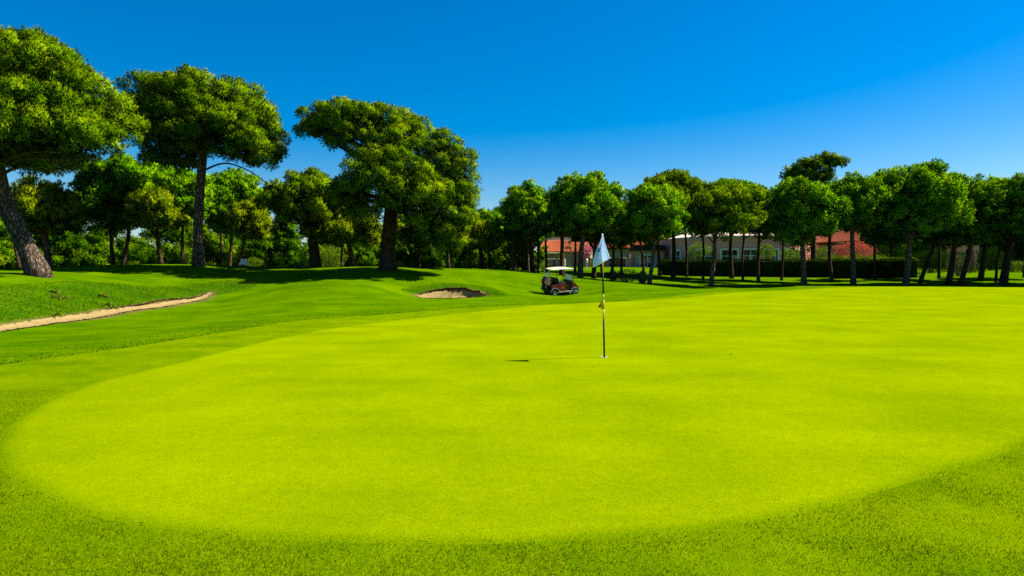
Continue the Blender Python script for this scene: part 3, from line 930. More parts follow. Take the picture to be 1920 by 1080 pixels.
px_tree('thin dark pine stem close behind the curved pale trunk', 1206, 57, (1165, 1240, 385, 470), 7, 'dark', 'bark_red')
px_tree('dark pine crown showing above the row behind the curved trunk', 1262, 70, (1190, 1335, 323, 430), 10, 'olive', 'bark_brown', n=13)
px_tree('pine with an open forked crown in front of the curved hall', 1333, 55, (1288, 1414, 338, 472), 11, 'olive', 'bark_pale', n=14, twigs=2, limb_from=(.42, .9), fill=.75)
px_tree('flat pine crown seen behind the forked pine', 1372, 72, (1310, 1425, 334, 420), 10, 'fresh', 'bark_brown')
px_tree('narrow dark pine in front of the hall windows', 1422, 62, (1396, 1452, 348, 472), 8, 'dark', 'bark_brown', n=10)
px_tree('broad low-hanging pine right of the hall windows', 1508, 56, (1438, 1562, 325, 490), 13, 'fresh', 'bark_pale', n=15)
make_tree('tall_tree', 'tall loose-crowned tree poking up above the pine row',
          trunk_px([(1525, 510), (1525, 420), (1527, 340), (1528, 310)], 80), .35, .12,
          lobes_px([(1490, 322, 22, 14, 0, 1.2), (1520, 308, 26, 14, 0, 1.4), (1555, 302, 24, 14, 0, 1.3), (1576, 302, 15, 10, 0, .8), (1478, 330, 12, 8, 0, .8), (1530, 330, 40, 16, 0, 2), (1548, 295, 12, 7, 0, .7)], 80),
          M['needle_olive'], M['bark_brown'], sub_r=.5, dens=75, L=.34, wd=.07, fill=.75, up=.2, low_cut=-1, cat='tree')
px_tree('pine with a speckled straight trunk in front of the lit hedge', 1600, 58, (1550, 1652, 320, 456), 12, 'fresh', 'bark_pale', n=13)
px_tree('pine with a bent trunk foot by the end of the dark hedge', 1560, 64, (1518, 1602, 335, 455), 9, 'dark', 'bark_brown', lean=-.35)
px_tree('largest pine of the row with a broad sunlit dome', 1698, 57, (1636, 1802, 298, 468), 14, 'fresh', 'bark_pale', n=17)
px_tree('pine leaning right next to the broad dome with sunlit right side', 1724, 60, (1735, 1852, 318, 500), 9, 'fresh', 'bark_brown', n=14)
px_tree('thick dark trunk pine at the right behind the crest of the green', 1778, 58, (1755, 1838, 350, 470), 13, 'dark', 'bark_brown')
px_tree('slanting dark pine trunk right of the thick one', 1801, 57, (1800, 1882, 340, 468), 11, 'dark', 'bark_brown', lean=.1)
px_tree('short pine standing on the sunlit patch at the right', 1838, 65, (1822, 1905, 325, 468), 11, 'fresh', 'bark_brown')
px_tree('big dark-trunked pine at the right edge of the lawn', 1880, 57, (1842, 1990, 322, 482), 17, 'fresh', 'bark_brown', n=15, twigs=2)
px_tree('thin stem beside the big dark-trunked pine at the right edge', 1867, 61, (1850, 1930, 345, 450), 6, 'dark', 'bark_brown')
px_tree('pine at the far right edge cut off by the frame', 1985, 58, (1925, 2070, 320, 470), 13, 'fresh', 'bark_brown')

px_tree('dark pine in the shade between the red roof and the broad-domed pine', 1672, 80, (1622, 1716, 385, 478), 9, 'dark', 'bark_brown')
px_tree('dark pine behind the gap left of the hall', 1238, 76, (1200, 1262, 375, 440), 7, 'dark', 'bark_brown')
for px_, Y_, bx, lab in [(1318, 69, (1268, 1372, 352, 448), 'added dark shade pine in the second row left of the forked pine'), (1465, 68, (1420, 1520, 345, 445), 'added dark shade pine in the second row behind the low-hanging pine'),
                         (1640, 69, (1592, 1690, 345, 448), 'added dark shade pine in the second row behind the speckled trunk'), (1760, 70, (1712, 1812, 345, 455), 'added dark shade pine in the second row behind the leaning pine'),
                         (1165, 72, (1120, 1215, 370, 455), 'added dark shade pine in the second row just right of the flag'), (1920, 68, (1868, 1975, 345, 455), 'added dark shade pine in the second row at the right frame edge'),
                         (1078, 75, (1035, 1122, 372, 458), 'added dark shade pine far back between the red roof and the pink-flowered climber'), (1128, 79, (1092, 1166, 378, 460), 'added dark shade pine far back right behind the flag'),
                         (1287, 75, (1245, 1330, 360, 445), 'added dark shade pine far back at the left end of the curved hall'), (1025, 77, (985, 1064, 375, 456), 'added dark shade pine far back at the left end of the red roof'),
                         (1393, 64, (1345, 1440, 362, 446), 'added dark shade pine between the forked pine and the narrow pine')]:
    px_tree(lab, px_, Y_, bx, 6, 'dark', 'bark_brown')  # pines added behind the front row to deepen the shade on the lawn
# bare dead branches in front of the row
def dead_tree(bpx, Y, rows, label):
    b = W(bpx, 500, Y); b.z = H(b.x, Y)
    root = empty('dead_tree', b)
    tag(root, label, 'dead tree')
    mb = MB()
    for pts, r in rows:
        P = [W(a, c, Y) - b for a, c in pts]
        if pts[0][0] == bpx:
            P[0] = Vector((0, 0, -.1))
        mb.tube(dense_path(P, 3), list(np.linspace(r, r * .4, (len(P) - 1) * 3 + 1)), 6)
    mb.build('trunk', M['bark_pale'], root, smooth=True)
dead_tree(961, 61, [([(961, 512), (962, 490), (961, 470), (960, 456)], .13), ([(960, 456), (955, 448), (953, 443)], .06), ([(960, 456), (964, 450), (967, 448)], .06), ([(961, 466), (955, 462), (950, 459)], .05)],
          'pale dead forked stem among the pines left of the golf cart')

# --- wood far behind, and the undergrowth in it
def woods(rows, dens=1.0, L=.5, wd=.10, nb=6):
    Vs, Ts, Ns = [], [], []
    for px, py, rx, rz, Y in rows:
        p = W(px, py, Y); s = Y / F
        lob = [(p.x + rx * s * prng.uniform(-.6, .6), Y + prng.uniform(-1, 1), p.z + rz * s * prng.uniform(-.5, .5), rx * s * .55, rx * s * .5, rz * s * .6) for _ in range(4)]
        V, T, N = crown_tris(lob, .75, L, 30 * dens, nb, wd, -1, .8, .4, 60)
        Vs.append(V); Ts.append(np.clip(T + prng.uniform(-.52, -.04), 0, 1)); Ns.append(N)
    return np.concatenate(Vs), np.concatenate(Ts), np.concatenate(Ns)
rows = []
for i in range(58):
    px = -160 + i * 20.0
    rows.append((px + prng.uniform(-8, 8), prng.uniform(466, 497), prng.uniform(22, 36), prng.uniform(18, 26), prng.uniform(74, 88)))
for i in range(44):
    px = -160 + i * 26.0 + prng.uniform(-10, 10)
    if 236 < px < 290 or 478 < px < 500 or (-20 < px < 20) or 545 < px < 575:
        continue
    rows.append((px, prng.uniform(425, 465), prng.uniform(22, 40), prng.uniform(20, 34), prng.uniform(92, 110)))
for i in range(42):
    rows.append((-200 + i * 28 + prng.uniform(-8, 8), prng.uniform(486, 502), prng.uniform(24, 34), prng.uniform(16, 24), prng.uniform(104, 118)))
V, T, N = woods(rows)
o = tri_object('woodland', V, T, M['needle_olive'], None, N)
tag(o, 'mass of sunlit trees and undergrowth far behind the mound pines', 'woodland', kind='stuff')
rows = []
for i in range(26):
    rows.append((900 + i * 26 + prng.uniform(-6, 6), prng.uniform(436, 462), prng.uniform(26, 36), prng.uniform(20, 26), prng.uniform(123, 132)))
for i in range(22):
    rows.append((1630 + i * 20 + prng.uniform(-8, 8), prng.uniform(478, 496), prng.uniform(24, 34), prng.uniform(20, 26), prng.uniform(116, 120)))
for i in range(24):
    rows.append((1620 + i * 21 + prng.uniform(-8, 8), prng.uniform(440, 482), prng.uniform(24, 36), prng.uniform(26, 36), prng.uniform(119, 124)))
for i in range(14):
    rows.append((930 + i * 24 + prng.uniform(-6, 6), prng.uniform(395, 430), prng.uniform(26, 36), prng.uniform(22, 30), prng.uniform(122, 132)))
for i in range(14):
    rows.append((1690 + i * 26 + prng.uniform(-6, 6), prng.uniform(380, 430), prng.uniform(30, 40), prng.uniform(30, 40), prng.uniform(112, 122)))
V, T, N = woods(rows)
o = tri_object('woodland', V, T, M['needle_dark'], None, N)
tag(o, 'dark mass of trees behind the clubhouse and the right-hand pines', 'woodland', kind='stuff')

# ------------------------------------------------------------------ clubhouse
M['stucco'] = simple_mat('mauve_stucco', (0.80, 0.29, 0.20), rough=0.9, spec=0.1, var=0.12, scale=1.2)
M['stucco_tan'] = simple_mat('tan_stucco', (0.34, 0.25, 0.16), rough=0.9, spec=0.1, var=0.12, scale=1.2)
M['stucco_pink'] = simple_mat('pink_stucco', (0.55, 0.33, 0.27), rough=0.9, spec=0.1, var=0.10, scale=1.2)
M['cream'] = simple_mat('cream_trim', (0.70, 0.60, 0.48), rough=0.7, spec=0.2, var=0.06, scale=3)
M['white'] = simple_mat('white_paint', (0.78, 0.77, 0.74), rough=0.5, spec=0.3)
M['dark_room'] = simple_mat('dark_interior', (0.012, 0.010, 0.009), rough=0.9, spec=0.05)
M['timber'] = simple_mat('dark_timber', (0.030, 0.018, 0.012), rough=0.8, spec=0.15, var=0.3, scale=4)
def tile_mat(name, a, b):
    m, nt, p = new_mat(name)
    tc = nt.nodes.new('ShaderNodeTexCoord')
    no = nt.nodes.new('ShaderNodeTexNoise')
    no.inputs['Scale'].default_value = 2.5; no.inputs['Detail'].default_value = 6; no.inputs['Roughness'].default_value = .75
    r = nt.nodes.new('ShaderNodeValToRGB')
    r.color_ramp.elements[0].position = .3; r.color_ramp.elements[1].position = .7
    r.color_ramp.elements[0].color = (*a, 1); r.color_ramp.elements[1].color = (*b, 1)
    nt.links.new(tc.outputs['Object'], no.inputs['Vector'])
    nt.links.new(no.outputs['Fac'], r.inputs[0])
    nt.links.new(r.outputs[0], p.inputs['Base Color'])
    p.inputs['Roughness'].default_value = .8
    p.inputs['Specular IOR Level'].default_value = .15
    return m
M['red_tile'] = tile_mat('red_tiles', (0.20, 0.036, 0.008), (0.31, 0.072, 0.012))
M['cream_tile'] = tile_mat('cream_tiles', (0.42, 0.30, 0.20), (0.66, 0.54, 0.42))
M['glass'] = simple_mat('window_glass', (0.02, 0.03, 0.03), rough=0.04, spec=0.9)

def corr_roof(mb, p00, p10, p01, p11, n):
    """corrugated tile slope: eave from p00 to p10, ridge from p01 to p11, n tile rows, with thickness"""
    p00, p10, p01, p11 = map(Vector, (p00, p10, p01, p11))
    nrm = (p10 - p00).cross(p01 - p00).normalized()
    if nrm.z < 0: nrm = -nrm
    m = n * 4
    vs = []
    for i in range(m + 1):
        t = i / m
        h = nrm * (0.09 * abs(math.sin(math.pi * i / 4)) + 0.05)
        a, b = p00.lerp(p10, t), p01.lerp(p11, t)
        vs += [a + h, b + h, a - nrm * .08, b - nrm * .08]
    fs = []
    for i in range(m):
        k = i * 4
        fs += [(k, k + 4, k + 5, k + 1), (k + 2, k + 3, k + 7, k + 6), (k, k + 2, k + 6, k + 4), (k + 1, k + 5, k + 7, k + 3)]
    fs += [(0, 1, 3, 2), (m * 4, m * 4 + 2, m * 4 + 3, m * 4 + 1)]
    mb.add(vs, fs)

# --- curved hall
HC = Vector((37.3, 108.0)); HR = 11.2; HG = 1.2
hall = empty('clubhouse_hall', (HC.x, HC.y, HG))
tag(hall, 'mauve curved hall with cream eaves and cream framed windows behind the hedge', 'building')
def arc(t, r, z):
    return Vector((r * math.sin(t), -r * math.cos(t), z))
def arc_px(px):
    best = min(np.linspace(-1.5, 1.5, 3001), key=lambda t: abs(960 + F * (HC.x + HR * math.sin(t)) / (HC.y - HR * math.cos(t)) - px))
    return float(best)
EAVE = 6.55 - HG; HEAD = 4.30 - HG; SILL = 1.85 - HG
wins = [(1258, 1276), (1303, 1341), (1352, 1384), (1393, 1422), (1432, 1460), (1466, 1504)]
wt_ = [(arc_px(a), arc_px(b)) for a, b in wins]
wall = MB()
def arc_wall(t0, t1, z0, z1, r0=HR, r1=HR - .35, mb=wall):
    k = max(1, int(abs(t1 - t0) / 0.045))
    ts = np.linspace(t0, t1, k + 1)
    vs, fs = [], []
    for t in ts:
        vs += [arc(t, r0, z0), arc(t, r0, z1), arc(t, r1, z1), arc(t, r1, z0)]
    for i in range(k):
        q = i * 4
        for a, b in ((0, 1), (1, 2), (2, 3), (3, 0)):
            fs.append((q + a, q + b, q + 4 + b, q + 4 + a))
    fs += [(0, 1, 2, 3), (k * 4, k * 4 + 3, k * 4 + 2, k * 4 + 1)]
    mb.add(vs, fs)
cur = -1.55
for a, b in wt_:
    arc_wall(cur, a, -.6, EAVE)
    arc_wall(a, b, -.6, SILL)
    arc_wall(a, b, HEAD, EAVE)
    cur = b
arc_wall(cur, 1.55, -.6, EAVE)
# straight back walls close the hall
wall.box((-HR + .175, 6, EAVE / 2 - .3), (.35, 12.2, EAVE + .6))
wall.box((HR - .175, 6, EAVE / 2 - .3), (.35, 12.2, EAVE + .6))
wall.build('wall', M['stucco'], hall)
core = MB()
core.lathe([(0.01, -.4), (HR - 2.2, -.4), (HR - 2.2, EAVE - .2), (.01, EAVE - .2)], (0, 0, 0), n=48)
core.build('inner_room', M['dark_room'], hall)
for a, b in wt_:
    fr = MB()
    arc_wall(a - .012, a + .012, SILL, HEAD + .28, HR + .10, HR - .2, fr)
    arc_wall(b - .012, b + .012, SILL, HEAD + .28, HR + .10, HR - .2, fr)
    arc_wall(a - .012, b + .012, HEAD + .02, HEAD + .30, HR + .12, HR - .2, fr)
    w = fr.build('window', M['cream'], hall)
    pn = MB()
    arc_wall(a + .010, b - .010, SILL, HEAD + .02, HR - .22, HR - .25, pn)
    pn.build('pane', M['glass'], w)
    mu = MB()
    m_ = (a + b) / 2
    arc_wall(m_ - .0045, m_ + .0045, SILL, HEAD, HR - .17, HR - .21, mu)
    arc_wall(a + .010, b - .010, SILL + 1.55, SILL + 1.64, HR - .175, HR - .21, mu)
    mu.build('glazing_bar', M['white'], w)
    si = MB()
    arc_wall(a - .02, b + .02, SILL - .14, SILL - .005, HR + .16, HR - .2, si)
    si.build('sill', M['cream'], w)
ro = MB()
k = 220
vs, fs = [], []
for i in range(k + 1):
    t = -1.57 + 3.14 * i / k
    e = 0.05 * (i % 2)
    vs += [arc(t, HR + .34, EAVE - .12 + e), arc(t, HR - 3.2, EAVE + .95 + e), arc(t, HR + .34, EAVE - .30), arc(t, HR - .1, EAVE + .002)]
for i in range(k):
    q = i * 4
    fs += [(q, q + 4, q + 5, q + 1), (q, q + 2, q + 6, q + 4), (q + 2, q + 3, q + 7, q + 6)]
ro.add(vs, fs)
ro.build('roof', M['cream_tile'], hall)
cn = MB()
arc_wall(-1.55, 1.55, EAVE - .55, EAVE - .32, HR + .18, HR + .002, cn)
cn.build('cornice', M['stucco_pink'], hall)

# --- west wing with the red roof
YW = 108.0
sW = YW / F
def wx(px): return (px - 960) * sW
def wz(py): return EYE + (HY - py) * sW
w0 = Vector((wx(1090), YW, wz(501)))
wing = empty('clubhouse_wing', w0)
tag(wing, 'tan clubhouse wing with red tiled roofs and dark verandas behind the golf cart', 'building')
def L_(px, py, dy=0.0):
    return Vector((wx(px), YW + dy, wz(py))) - w0
rf = MB()
corr_roof(rf, L_(1006, 473, -1.2), L_(1068, 473, -1.2), L_(1022, 450, 4), L_(1068, 450, 4), 26)
rf.build('roof', M['red_tile'], wing)
rf = MB()
corr_roof(rf, L_(1112, 465.5, -1.2), L_(1180, 465.5, -1.2), L_(1112, 452, 2.5), L_(1180, 452, 2.5), 26)
rf.build('roof', M['red_tile'], wing)
rf = MB()
corr_roof(rf, L_(1071, 472, 1.5), L_(1111, 472, 1.5), L_(1071, 452, 6), L_(1111, 452, 6), 16)
rf.build('roof', M['red_tile'], wing)
rf = MB()
corr_roof(rf, L_(1190, 461, 1), L_(1212, 461, 1), L_(1190, 448, 4), L_(1212, 448, 4), 10)
rf.build('roof', M['red_tile'], wing)
up = MB()
up.box(L_(1048, 454, 7), (5.0, 4.0, 2.2))
up.build('upper_wall', M['stucco_tan'], wing)
up = MB()
corr_roof(up, L_(1022, 449.5, 4.4), L_(1073, 449.5, 4.4), L_(1026, 442.5, 9.5), L_(1070, 442.5, 9.5), 20)  # the cream parapet, shaped as a tilted slope so that it catches the sun
up.build('tilted_parapet', M['cream_tile'], wing)
wl = MB()
def wbox(x0, x1, y0, y1, dy0, dy1, mb):
    a = L_(x0, y1, dy0); b = L_(x1, y0, dy1)
    mb.box((a + b) / 2, (b.x - a.x, dy1 - dy0, b.z - a.z))
wbox(1006, 1062, 474.5, 485, 0, 1.0, wl)
wbox(1006, 1062, 485.2, 512, 3.5, 3.9, wl)
wbox(1112, 1181, 467, 483, 0, 1.0, wl)
wbox(1112, 1181, 483.2, 512, 3.5, 3.9, wl)
wbox(1072, 1110, 474, 512, 2.5, 3.4, wl)
wl.build('wall', M['stucco_tan'], wing)
fb = MB()
wbox(955, 1005, 474, 483, -1, 0, fb)
wbox(955, 958, 483, 512, -1, -.6, fb)
wbox(975, 978, 483, 512, -1, -.6, fb)
wbox(1002, 1005, 483, 512, -1, -.6, fb)
fb.build('pergola', M['timber'], wing)
ld = MB()
wbox(1112, 1168, 474.6, 475.6, -.25, -.003, ld)
ld.build('ledge', M['cream'], wing)
for x0, x1, y0 in [(1015, 1021, 485.2), (1061.5, 1071, 462), (1138, 1142, 483.2), (1176, 1182, 483.2), (1042, 1046, 485.2)]:
    c = MB(); wbox(x0, x1, y0, 512, -.05, .9, c)
    c.build('column', M['stucco_pink'] if x0 != 1061.5 else M['stucco_tan'], wing)
for x0, x1 in [(1024, 1040), (1048, 1058), (1116, 1132), (1146, 1160)]:
    c = MB(); wbox(x0, x1, 486, 512, 3.3, 3.45, c)
    c.build('window', M['glass'], wing)
pk = MB()
wbox(1192, 1200, 470, 512, .3, 5, pk)
wbox(1229, 1242, 470, 512, .3, 5, pk)
wbox(1200, 1229, 470, 475, .3, 5, pk)
wbox(1200, 1229, 475, 512, 4.4, 5, pk)
pk.build('wall', M['stucco_pink'], wing, bevel=0)
dp = MB()
wbox(1188, 1247, 459.5, 469.8, -.6, 5.3, dp)
dp.build('flat_roof', M['timber'], wing)
dr = MB()
wbox(1199, 1202, 475.2, 511, .18, .6, dr)
wbox(1226, 1229.4, 475.2, 511, .18, .6, dr)
wbox(1202, 1226, 475.2, 479.5, .18, .6, dr)
wbox(1213, 1215, 479.5, 511, .18, .5, dr)
d_ = dr.build('door', M['cream'], wing)
dg = MB()
wbox(1202.2, 1225.8, 479.6, 511, .52, .58, dg)
dg.build('pane', M['glass'], d_)

# --- house on the right with the red roof, and the little cabin
YH = 112.0
h0 = Vector(((1572 - 960) / F * YH, YH, 1.2))
hs_ = YH / F
house = empty('red_roofed_house', h0)
tag(house, 'mauve house with a red tiled roof behind the flowering shrub', 'building')
rf = MB()
def hp(px, py, dy): return Vector(((px - 960) * hs_, YH + dy, EYE + (HY - py) * hs_)) - h0
corr_roof(rf, hp(1526, 456, -1), hp(1642, 450, -1), hp(1548, 430, 6), hp(1642, 430, 6), 44)
rf.build('roof', M['red_tile'], house)
wl = MB()
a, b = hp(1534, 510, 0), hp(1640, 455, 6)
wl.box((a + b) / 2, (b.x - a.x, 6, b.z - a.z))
wl.build('wall', simple_mat('shaded_mauve_stucco', (0.24, 0.14, 0.115), rough=.9, spec=.1, var=.12, scale=1.2), house)  # darker copy of the mauve stucco, shade put into the wall colour
ev = MB()
a, b = hp(1530, 459, -.3), hp(1641, 456.8, -.02)
ev.box((a + b) / 2, (b.x - a.x, .28, b.z - a.z))
ev.build('fascia', M['timber'], house)
Yc = 96.0
c0 = Vector(((1822 - 960) / F * Yc, Yc, H((1822 - 960) / F * Yc, Yc)))
cab = empty('garden_cabin', c0)
tag(cab, 'small pinkish cabin with a dark doorway between the trunks at the right', 'cabin')
cs = Yc / F
wl = MB()
def cbx(x0, x1, y0, y1, d0, d1, mb):
    xa, xb = (x0 - 1822) * cs, (x1 - 1822) * cs
    za, zb = EYE + (HY - y1) * cs - c0.z, EYE + (HY - y0) * cs - c0.z
    mb.box(((xa + xb) / 2, (d0 + d1) / 2, (za + zb) / 2), (xb - xa, d1 - d0, zb - za))
cbx(1800, 1811, 460, 508, 0, 3, wl)
cbx(1827, 1836, 460, 508, 0, 3, wl)
cbx(1811, 1827, 460, 468, 0, 3, wl)
cbx(1811, 1827, 468, 508, 2.5, 3, wl)
wl.build('wall', M['stucco'], cab)
rr_ = MB()
cbx(1797, 1839, 455, 459.7, -.4, 3.3, rr_)
rr_.build('roof', M['timber'], cab)
dd = MB()
cbx(1811.3, 1826.7, 469, 508, 1.2, 1.3, dd)
dd.build('door', M['dark_room'], cab)

# ------------------------------------------------------------------ hedges and shrubs
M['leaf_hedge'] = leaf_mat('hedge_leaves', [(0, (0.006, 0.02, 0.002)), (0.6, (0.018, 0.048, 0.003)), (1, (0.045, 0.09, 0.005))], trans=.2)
M['leaf_lit'] = leaf_mat('shrub_leaves', [(0, (0.04, 0.09, 0.004)), (0.5, (0.10, 0.17, 0.006)), (1, (0.22, 0.26, 0.02))], trans=.35)
M['leaf_mixed'] = leaf_mat('mixed_leaves', [(0, (0.02, 0.05, 0.01)), (0.6, (0.06, 0.085, 0.02)), (1, (0.28, 0.24, 0.13))], trans=.2)
M['flower_red'] = leaf_mat('red_flowers', [(0, (0.10, 0.03, 0.015)), (0.4, (0.42, 0.07, 0.04)), (1, (0.62, 0.20, 0.10))], trans=.3)
M['flower_pink'] = leaf_mat('pink_flowers', [(0, (0.06, 0.05, 0.02)), (0.35, (0.42, 0.06, 0.12)), (1, (0.72, 0.32, 0.36))], trans=.3)
def leaf_cloud(P, size, tint):
    n = len(P)
    a = unit(rng.normal(0, 1, (n, 3))); b = unit(np.cross(a, rng.normal(0, 1, (n, 3))))
    s = (size * rng.uniform(.6, 1.4, n))[:, None]
    return np.stack([P - a * s * .5, P + b * s * .35 + a * s * .1, P + a * s * .6], 1), tint
def hedge(label, x0, y0, x1, y1, w, h, leaf, n, z0=None, bump=.12, size=.13, top_tint=.0, cat='hedge', name='hedge', group=None):
    """clipped hedge between two ground points"""
    d = Vector((x1 - x0, y1 - y0, 0)); ln = d.length; u = d / ln; v = Vector((-u.y, u.x, 0))
    zb = H((x0 + x1) / 2, (y0 + y1) / 2) if z0 is None else z0
    f = rng.choice(5, n, p=[.42, .06, .06, .38, .08])
    s, t, q = rng.uniform(0, 1, n), rng.uniform(0, 1, n), rng.uniform(0, 1, n)
    a = np.where(f == 1, 0, np.where(f == 2, 1, s)); b = np.where(f == 0, 0, np.where(f == 4, 1, t)); c = np.where(f == 3, 1, q)
    px, py, pz = a * ln, (b - .5) * w, c * h
    nz = bump * (np.sin(px * 2.1 + 1) * .5 + rng.normal(0, .6, n))
    py = py + np.where(f == 0, -nz, np.where(f == 4, nz, 0)); pz = pz + np.where(f == 3, nz, 0)
    px = px + np.where(f == 1, -nz, np.where(f == 2, nz, 0))
    gx = x0 + u.x * px + v.x * py; gy = y0 + u.y * px + v.y * py
    P = np.stack([gx, gy, zb - .1 + pz], -1)
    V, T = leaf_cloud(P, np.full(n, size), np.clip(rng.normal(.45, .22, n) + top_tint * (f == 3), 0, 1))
    # twiggy core
    mb = []
    cx, cy = (x0 + x1) / 2, (y0 + y1) / 2
    core = MB(); core.box((0, 0, 0), (ln - .25, w - .25, h - .15), Matrix.Rotation(math.atan2(u.y, u.x), 3, 'Z'))
    tri = []
    for q_ in core.f:
        A = [Vector(core.v[i]) + Vector((cx, cy, zb - .1 + (h - .15) / 2)) for i in q_]
        tri += [(A[0], A[1], A[2]), (A[0], A[2], A[3])]
    V = np.concatenate([V, np.array([[tuple(p) for p in t_] for t_ in tri])]); T = np.concatenate([T, np.full(len(tri), .05)])
    base = np.array([cx, cy, zb])
    o = tri_object(name, V - base, T, M[leaf])
    o.location = base
    tag(o, label, cat, group)
    return o
def g_at(px, Y): return ((px - 960) / F * Y, Y)
hx0 = g_at(1236, 78); hx1 = g_at(1560, 76)
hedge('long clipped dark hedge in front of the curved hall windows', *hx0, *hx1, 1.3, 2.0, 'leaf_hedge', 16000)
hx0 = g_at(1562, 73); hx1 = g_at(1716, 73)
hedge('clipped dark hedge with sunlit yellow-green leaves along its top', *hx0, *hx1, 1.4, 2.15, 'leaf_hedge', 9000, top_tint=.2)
def shrub(label, px, Y, rx, ry, h, leaf, n, size=.14, name='shrub', cat='shrub', z=None, group=None, stem=0.0):
    x = (px - 960) / F * Y
    zb = H(x, Y) if z is None else z
    d = unit(rng.normal(0, 1, (n, 3)))
    r = rng.uniform(.35, 1, n) ** .45
    lump = 1 + .16 * np.sin(d[:, 0] * 5 + px) * np.sin(d[:, 2] * 4 + 1) + .1 * np.sin(d[:, 1] * 7)
    P = d * (r * lump)[:, None] * np.array([rx, ry, h / 2]) + np.array([0, 0, stem + h / 2 * .95])
    V, T = leaf_cloud(P, np.full(n, size), np.clip(rng.normal(.5, .2, n), 0, 1))
    root = empty(name, (x, Y, zb)); tag(root, label, cat, group)
    tri_object('foliage', V, T, M[leaf], root)
    mb = MB()
    for k in range(1 if stem else 5):
        a = k * 1.256
        mb.tube([(0, 0, -.1), (math.cos(a) * rx * .2 * (0 if stem else 1), math.sin(a) * ry * .2 * (0 if stem else 1), stem * .6 + h * .2), (math.cos(a) * rx * .5 * (0 if stem else 1), math.sin(a) * ry * .4 * (0 if stem else 1), stem + h * .55)], [.05, .04, .02], 5)
    mb.build('stem', M['bark_brown'], root)
    return root
# lit yellow-green leaves growing out of the top of the right hedge
for i in range(9):
    shrub('yellow-green flowering sprig standing along the lit hedge top', 1566 + i * 18, 73.2, .62, .5, .55, 'leaf_lit', 260, size=.12, name='hedge_shoot', cat='shoot', z=H(38, 73) + 1.85, group='sprigs along the hedge top')
shrub('low dark shrub right of the flag with a pale-leaved end', 1172, 51.5, 1.35, .8, 1.05, 'leaf_mixed', 2600, size=.10)
shrub('pale variegated bush at the right end of the low dark shrub', 1204, 51.2, .45, .5, 1.05, 'leaf_mixed', 1400, size=.12)
shrub('dark rounded bush just right of the flagpole', 1147, 52, .5, .6, .85, 'leaf_hedge', 1300, size=.10)
shrub('small round pale-topped bush at the end of the mound', 934, 68, .75, .7, .85, 'leaf_lit', 1200, size=.11)
shrub('round bush behind the golf bags', 1022, 80, 1.0, .8, 1.0, 'leaf_lit', 1200, size=.12)
shrub('little bush between the thin pine trunks left of the cart', 990, 82, .9, .7, 1.1, 'leaf_lit', 900, size=.12)
for px, rx, h, lab in [(1312, 1.5, 3.6, 'small airy tree beside the left hall window'), (1438, 1.2, 3.4, 'round-headed little tree in front of the middle hall windows'), (1484, 1.45, 3.0, 'round-headed little tree in front of the right-hand hall window'),
                       (1541, 1.2, 3.0, 'bushy little tree left of the red-flowered shrub')]:
    shrub(lab, px, 88, rx, rx, h * .62, 'leaf_lit', 1500, size=.2, name='ornamental_tree', cat='small tree', z=1.0, stem=h * .55)
shrub('added bush covering the over-bright right end of the curved hall', 1516, 92, 1.3, 1.0, 4.2, 'leaf_hedge', 2400, size=.2, z=1.0)  # bush added to hide the hall's sunlit end, which came out too bright
shrub('dark leafy bush against the hall left of the pale forked pine trunk', 1298, 86, 1.6, 1.2, 3.0, 'leaf_hedge', 2200, size=.18, z=.9)
shrub('climbing shrub covered in red-orange flowers under the red roof', 1600, 92, 2.9, 1.6, 3.2, 'flower_red', 4200, size=.2, name='flowering_shrub', z=2.4)
shrub('pink-flowered climber left of the flag', 1098, 100, 1.1, .9, 2.4, 'flower_pink', 1500, size=.2, name='flowering_shrub', z=3.0)
hx0 = g_at(1552, 84); hx1 = g_at(1662, 84)
hedge('loose upper hedge of light green leaves below the red-flowered shrub', *hx0, *hx1, 1.5, 1.5, 'leaf_lit', 5000, z0=1.55, bump=.35, size=.18)
shrub('bush of white-tipped leaves between the dark trunks at the right', 1796, 74, 1.1, .9, 2.4, 'leaf_mixed', 1600, size=.17)
shrub('yellow-green bush at the right edge of the lawn', 1918, 82, 1.6, 1.0, 1.5, 'leaf_lit', 1500, size=.17)
shrub('green bush behind the big dark trunk at the right', 1898, 84, 1.7, 1.1, 1.6, 'leaf_hedge', 1800, size=.17)
shrub('dark hedge-like shrub beside the lit hedge end', 1745, 86, 2.6, 1.4, 3.4, 'leaf_hedge', 4200, size=.2)
shrub('dark broad shrub in the shade left of the cabin', 1785, 90, 2.4, 1.4, 3.2, 'leaf_hedge', 3600, size=.2)
shrub('tall dark shrub at the right end of the red-roofed house', 1668, 94, 2.2, 1.4, 4.6, 'leaf_hedge', 4200, size=.2)
shrub('dark shrub in front of the cabin wall', 1818, 84, 2.0, 1.0, 1.2, 'leaf_hedge', 1600, size=.16)
shrub('deep green shrub right of the cabin', 1856, 92, 2.0, 1.4, 3.4, 'leaf_hedge', 3200, size=.2)
shrub('sunlit olive bush between the trunks under the massive pine', 618, 60, 1.4, 1.0, 2.3, 'leaf_lit', 2200, size=.16)
shrub('pale green bush beside the white sign', 476, 56, .8, .7, .9, 'leaf_lit', 1100, size=.11)
shrub('low pale bush right of the leaning trunk under the dark pines', 253, 60, 1.1, .8, .9, 'leaf_lit', 1300, size=.12)
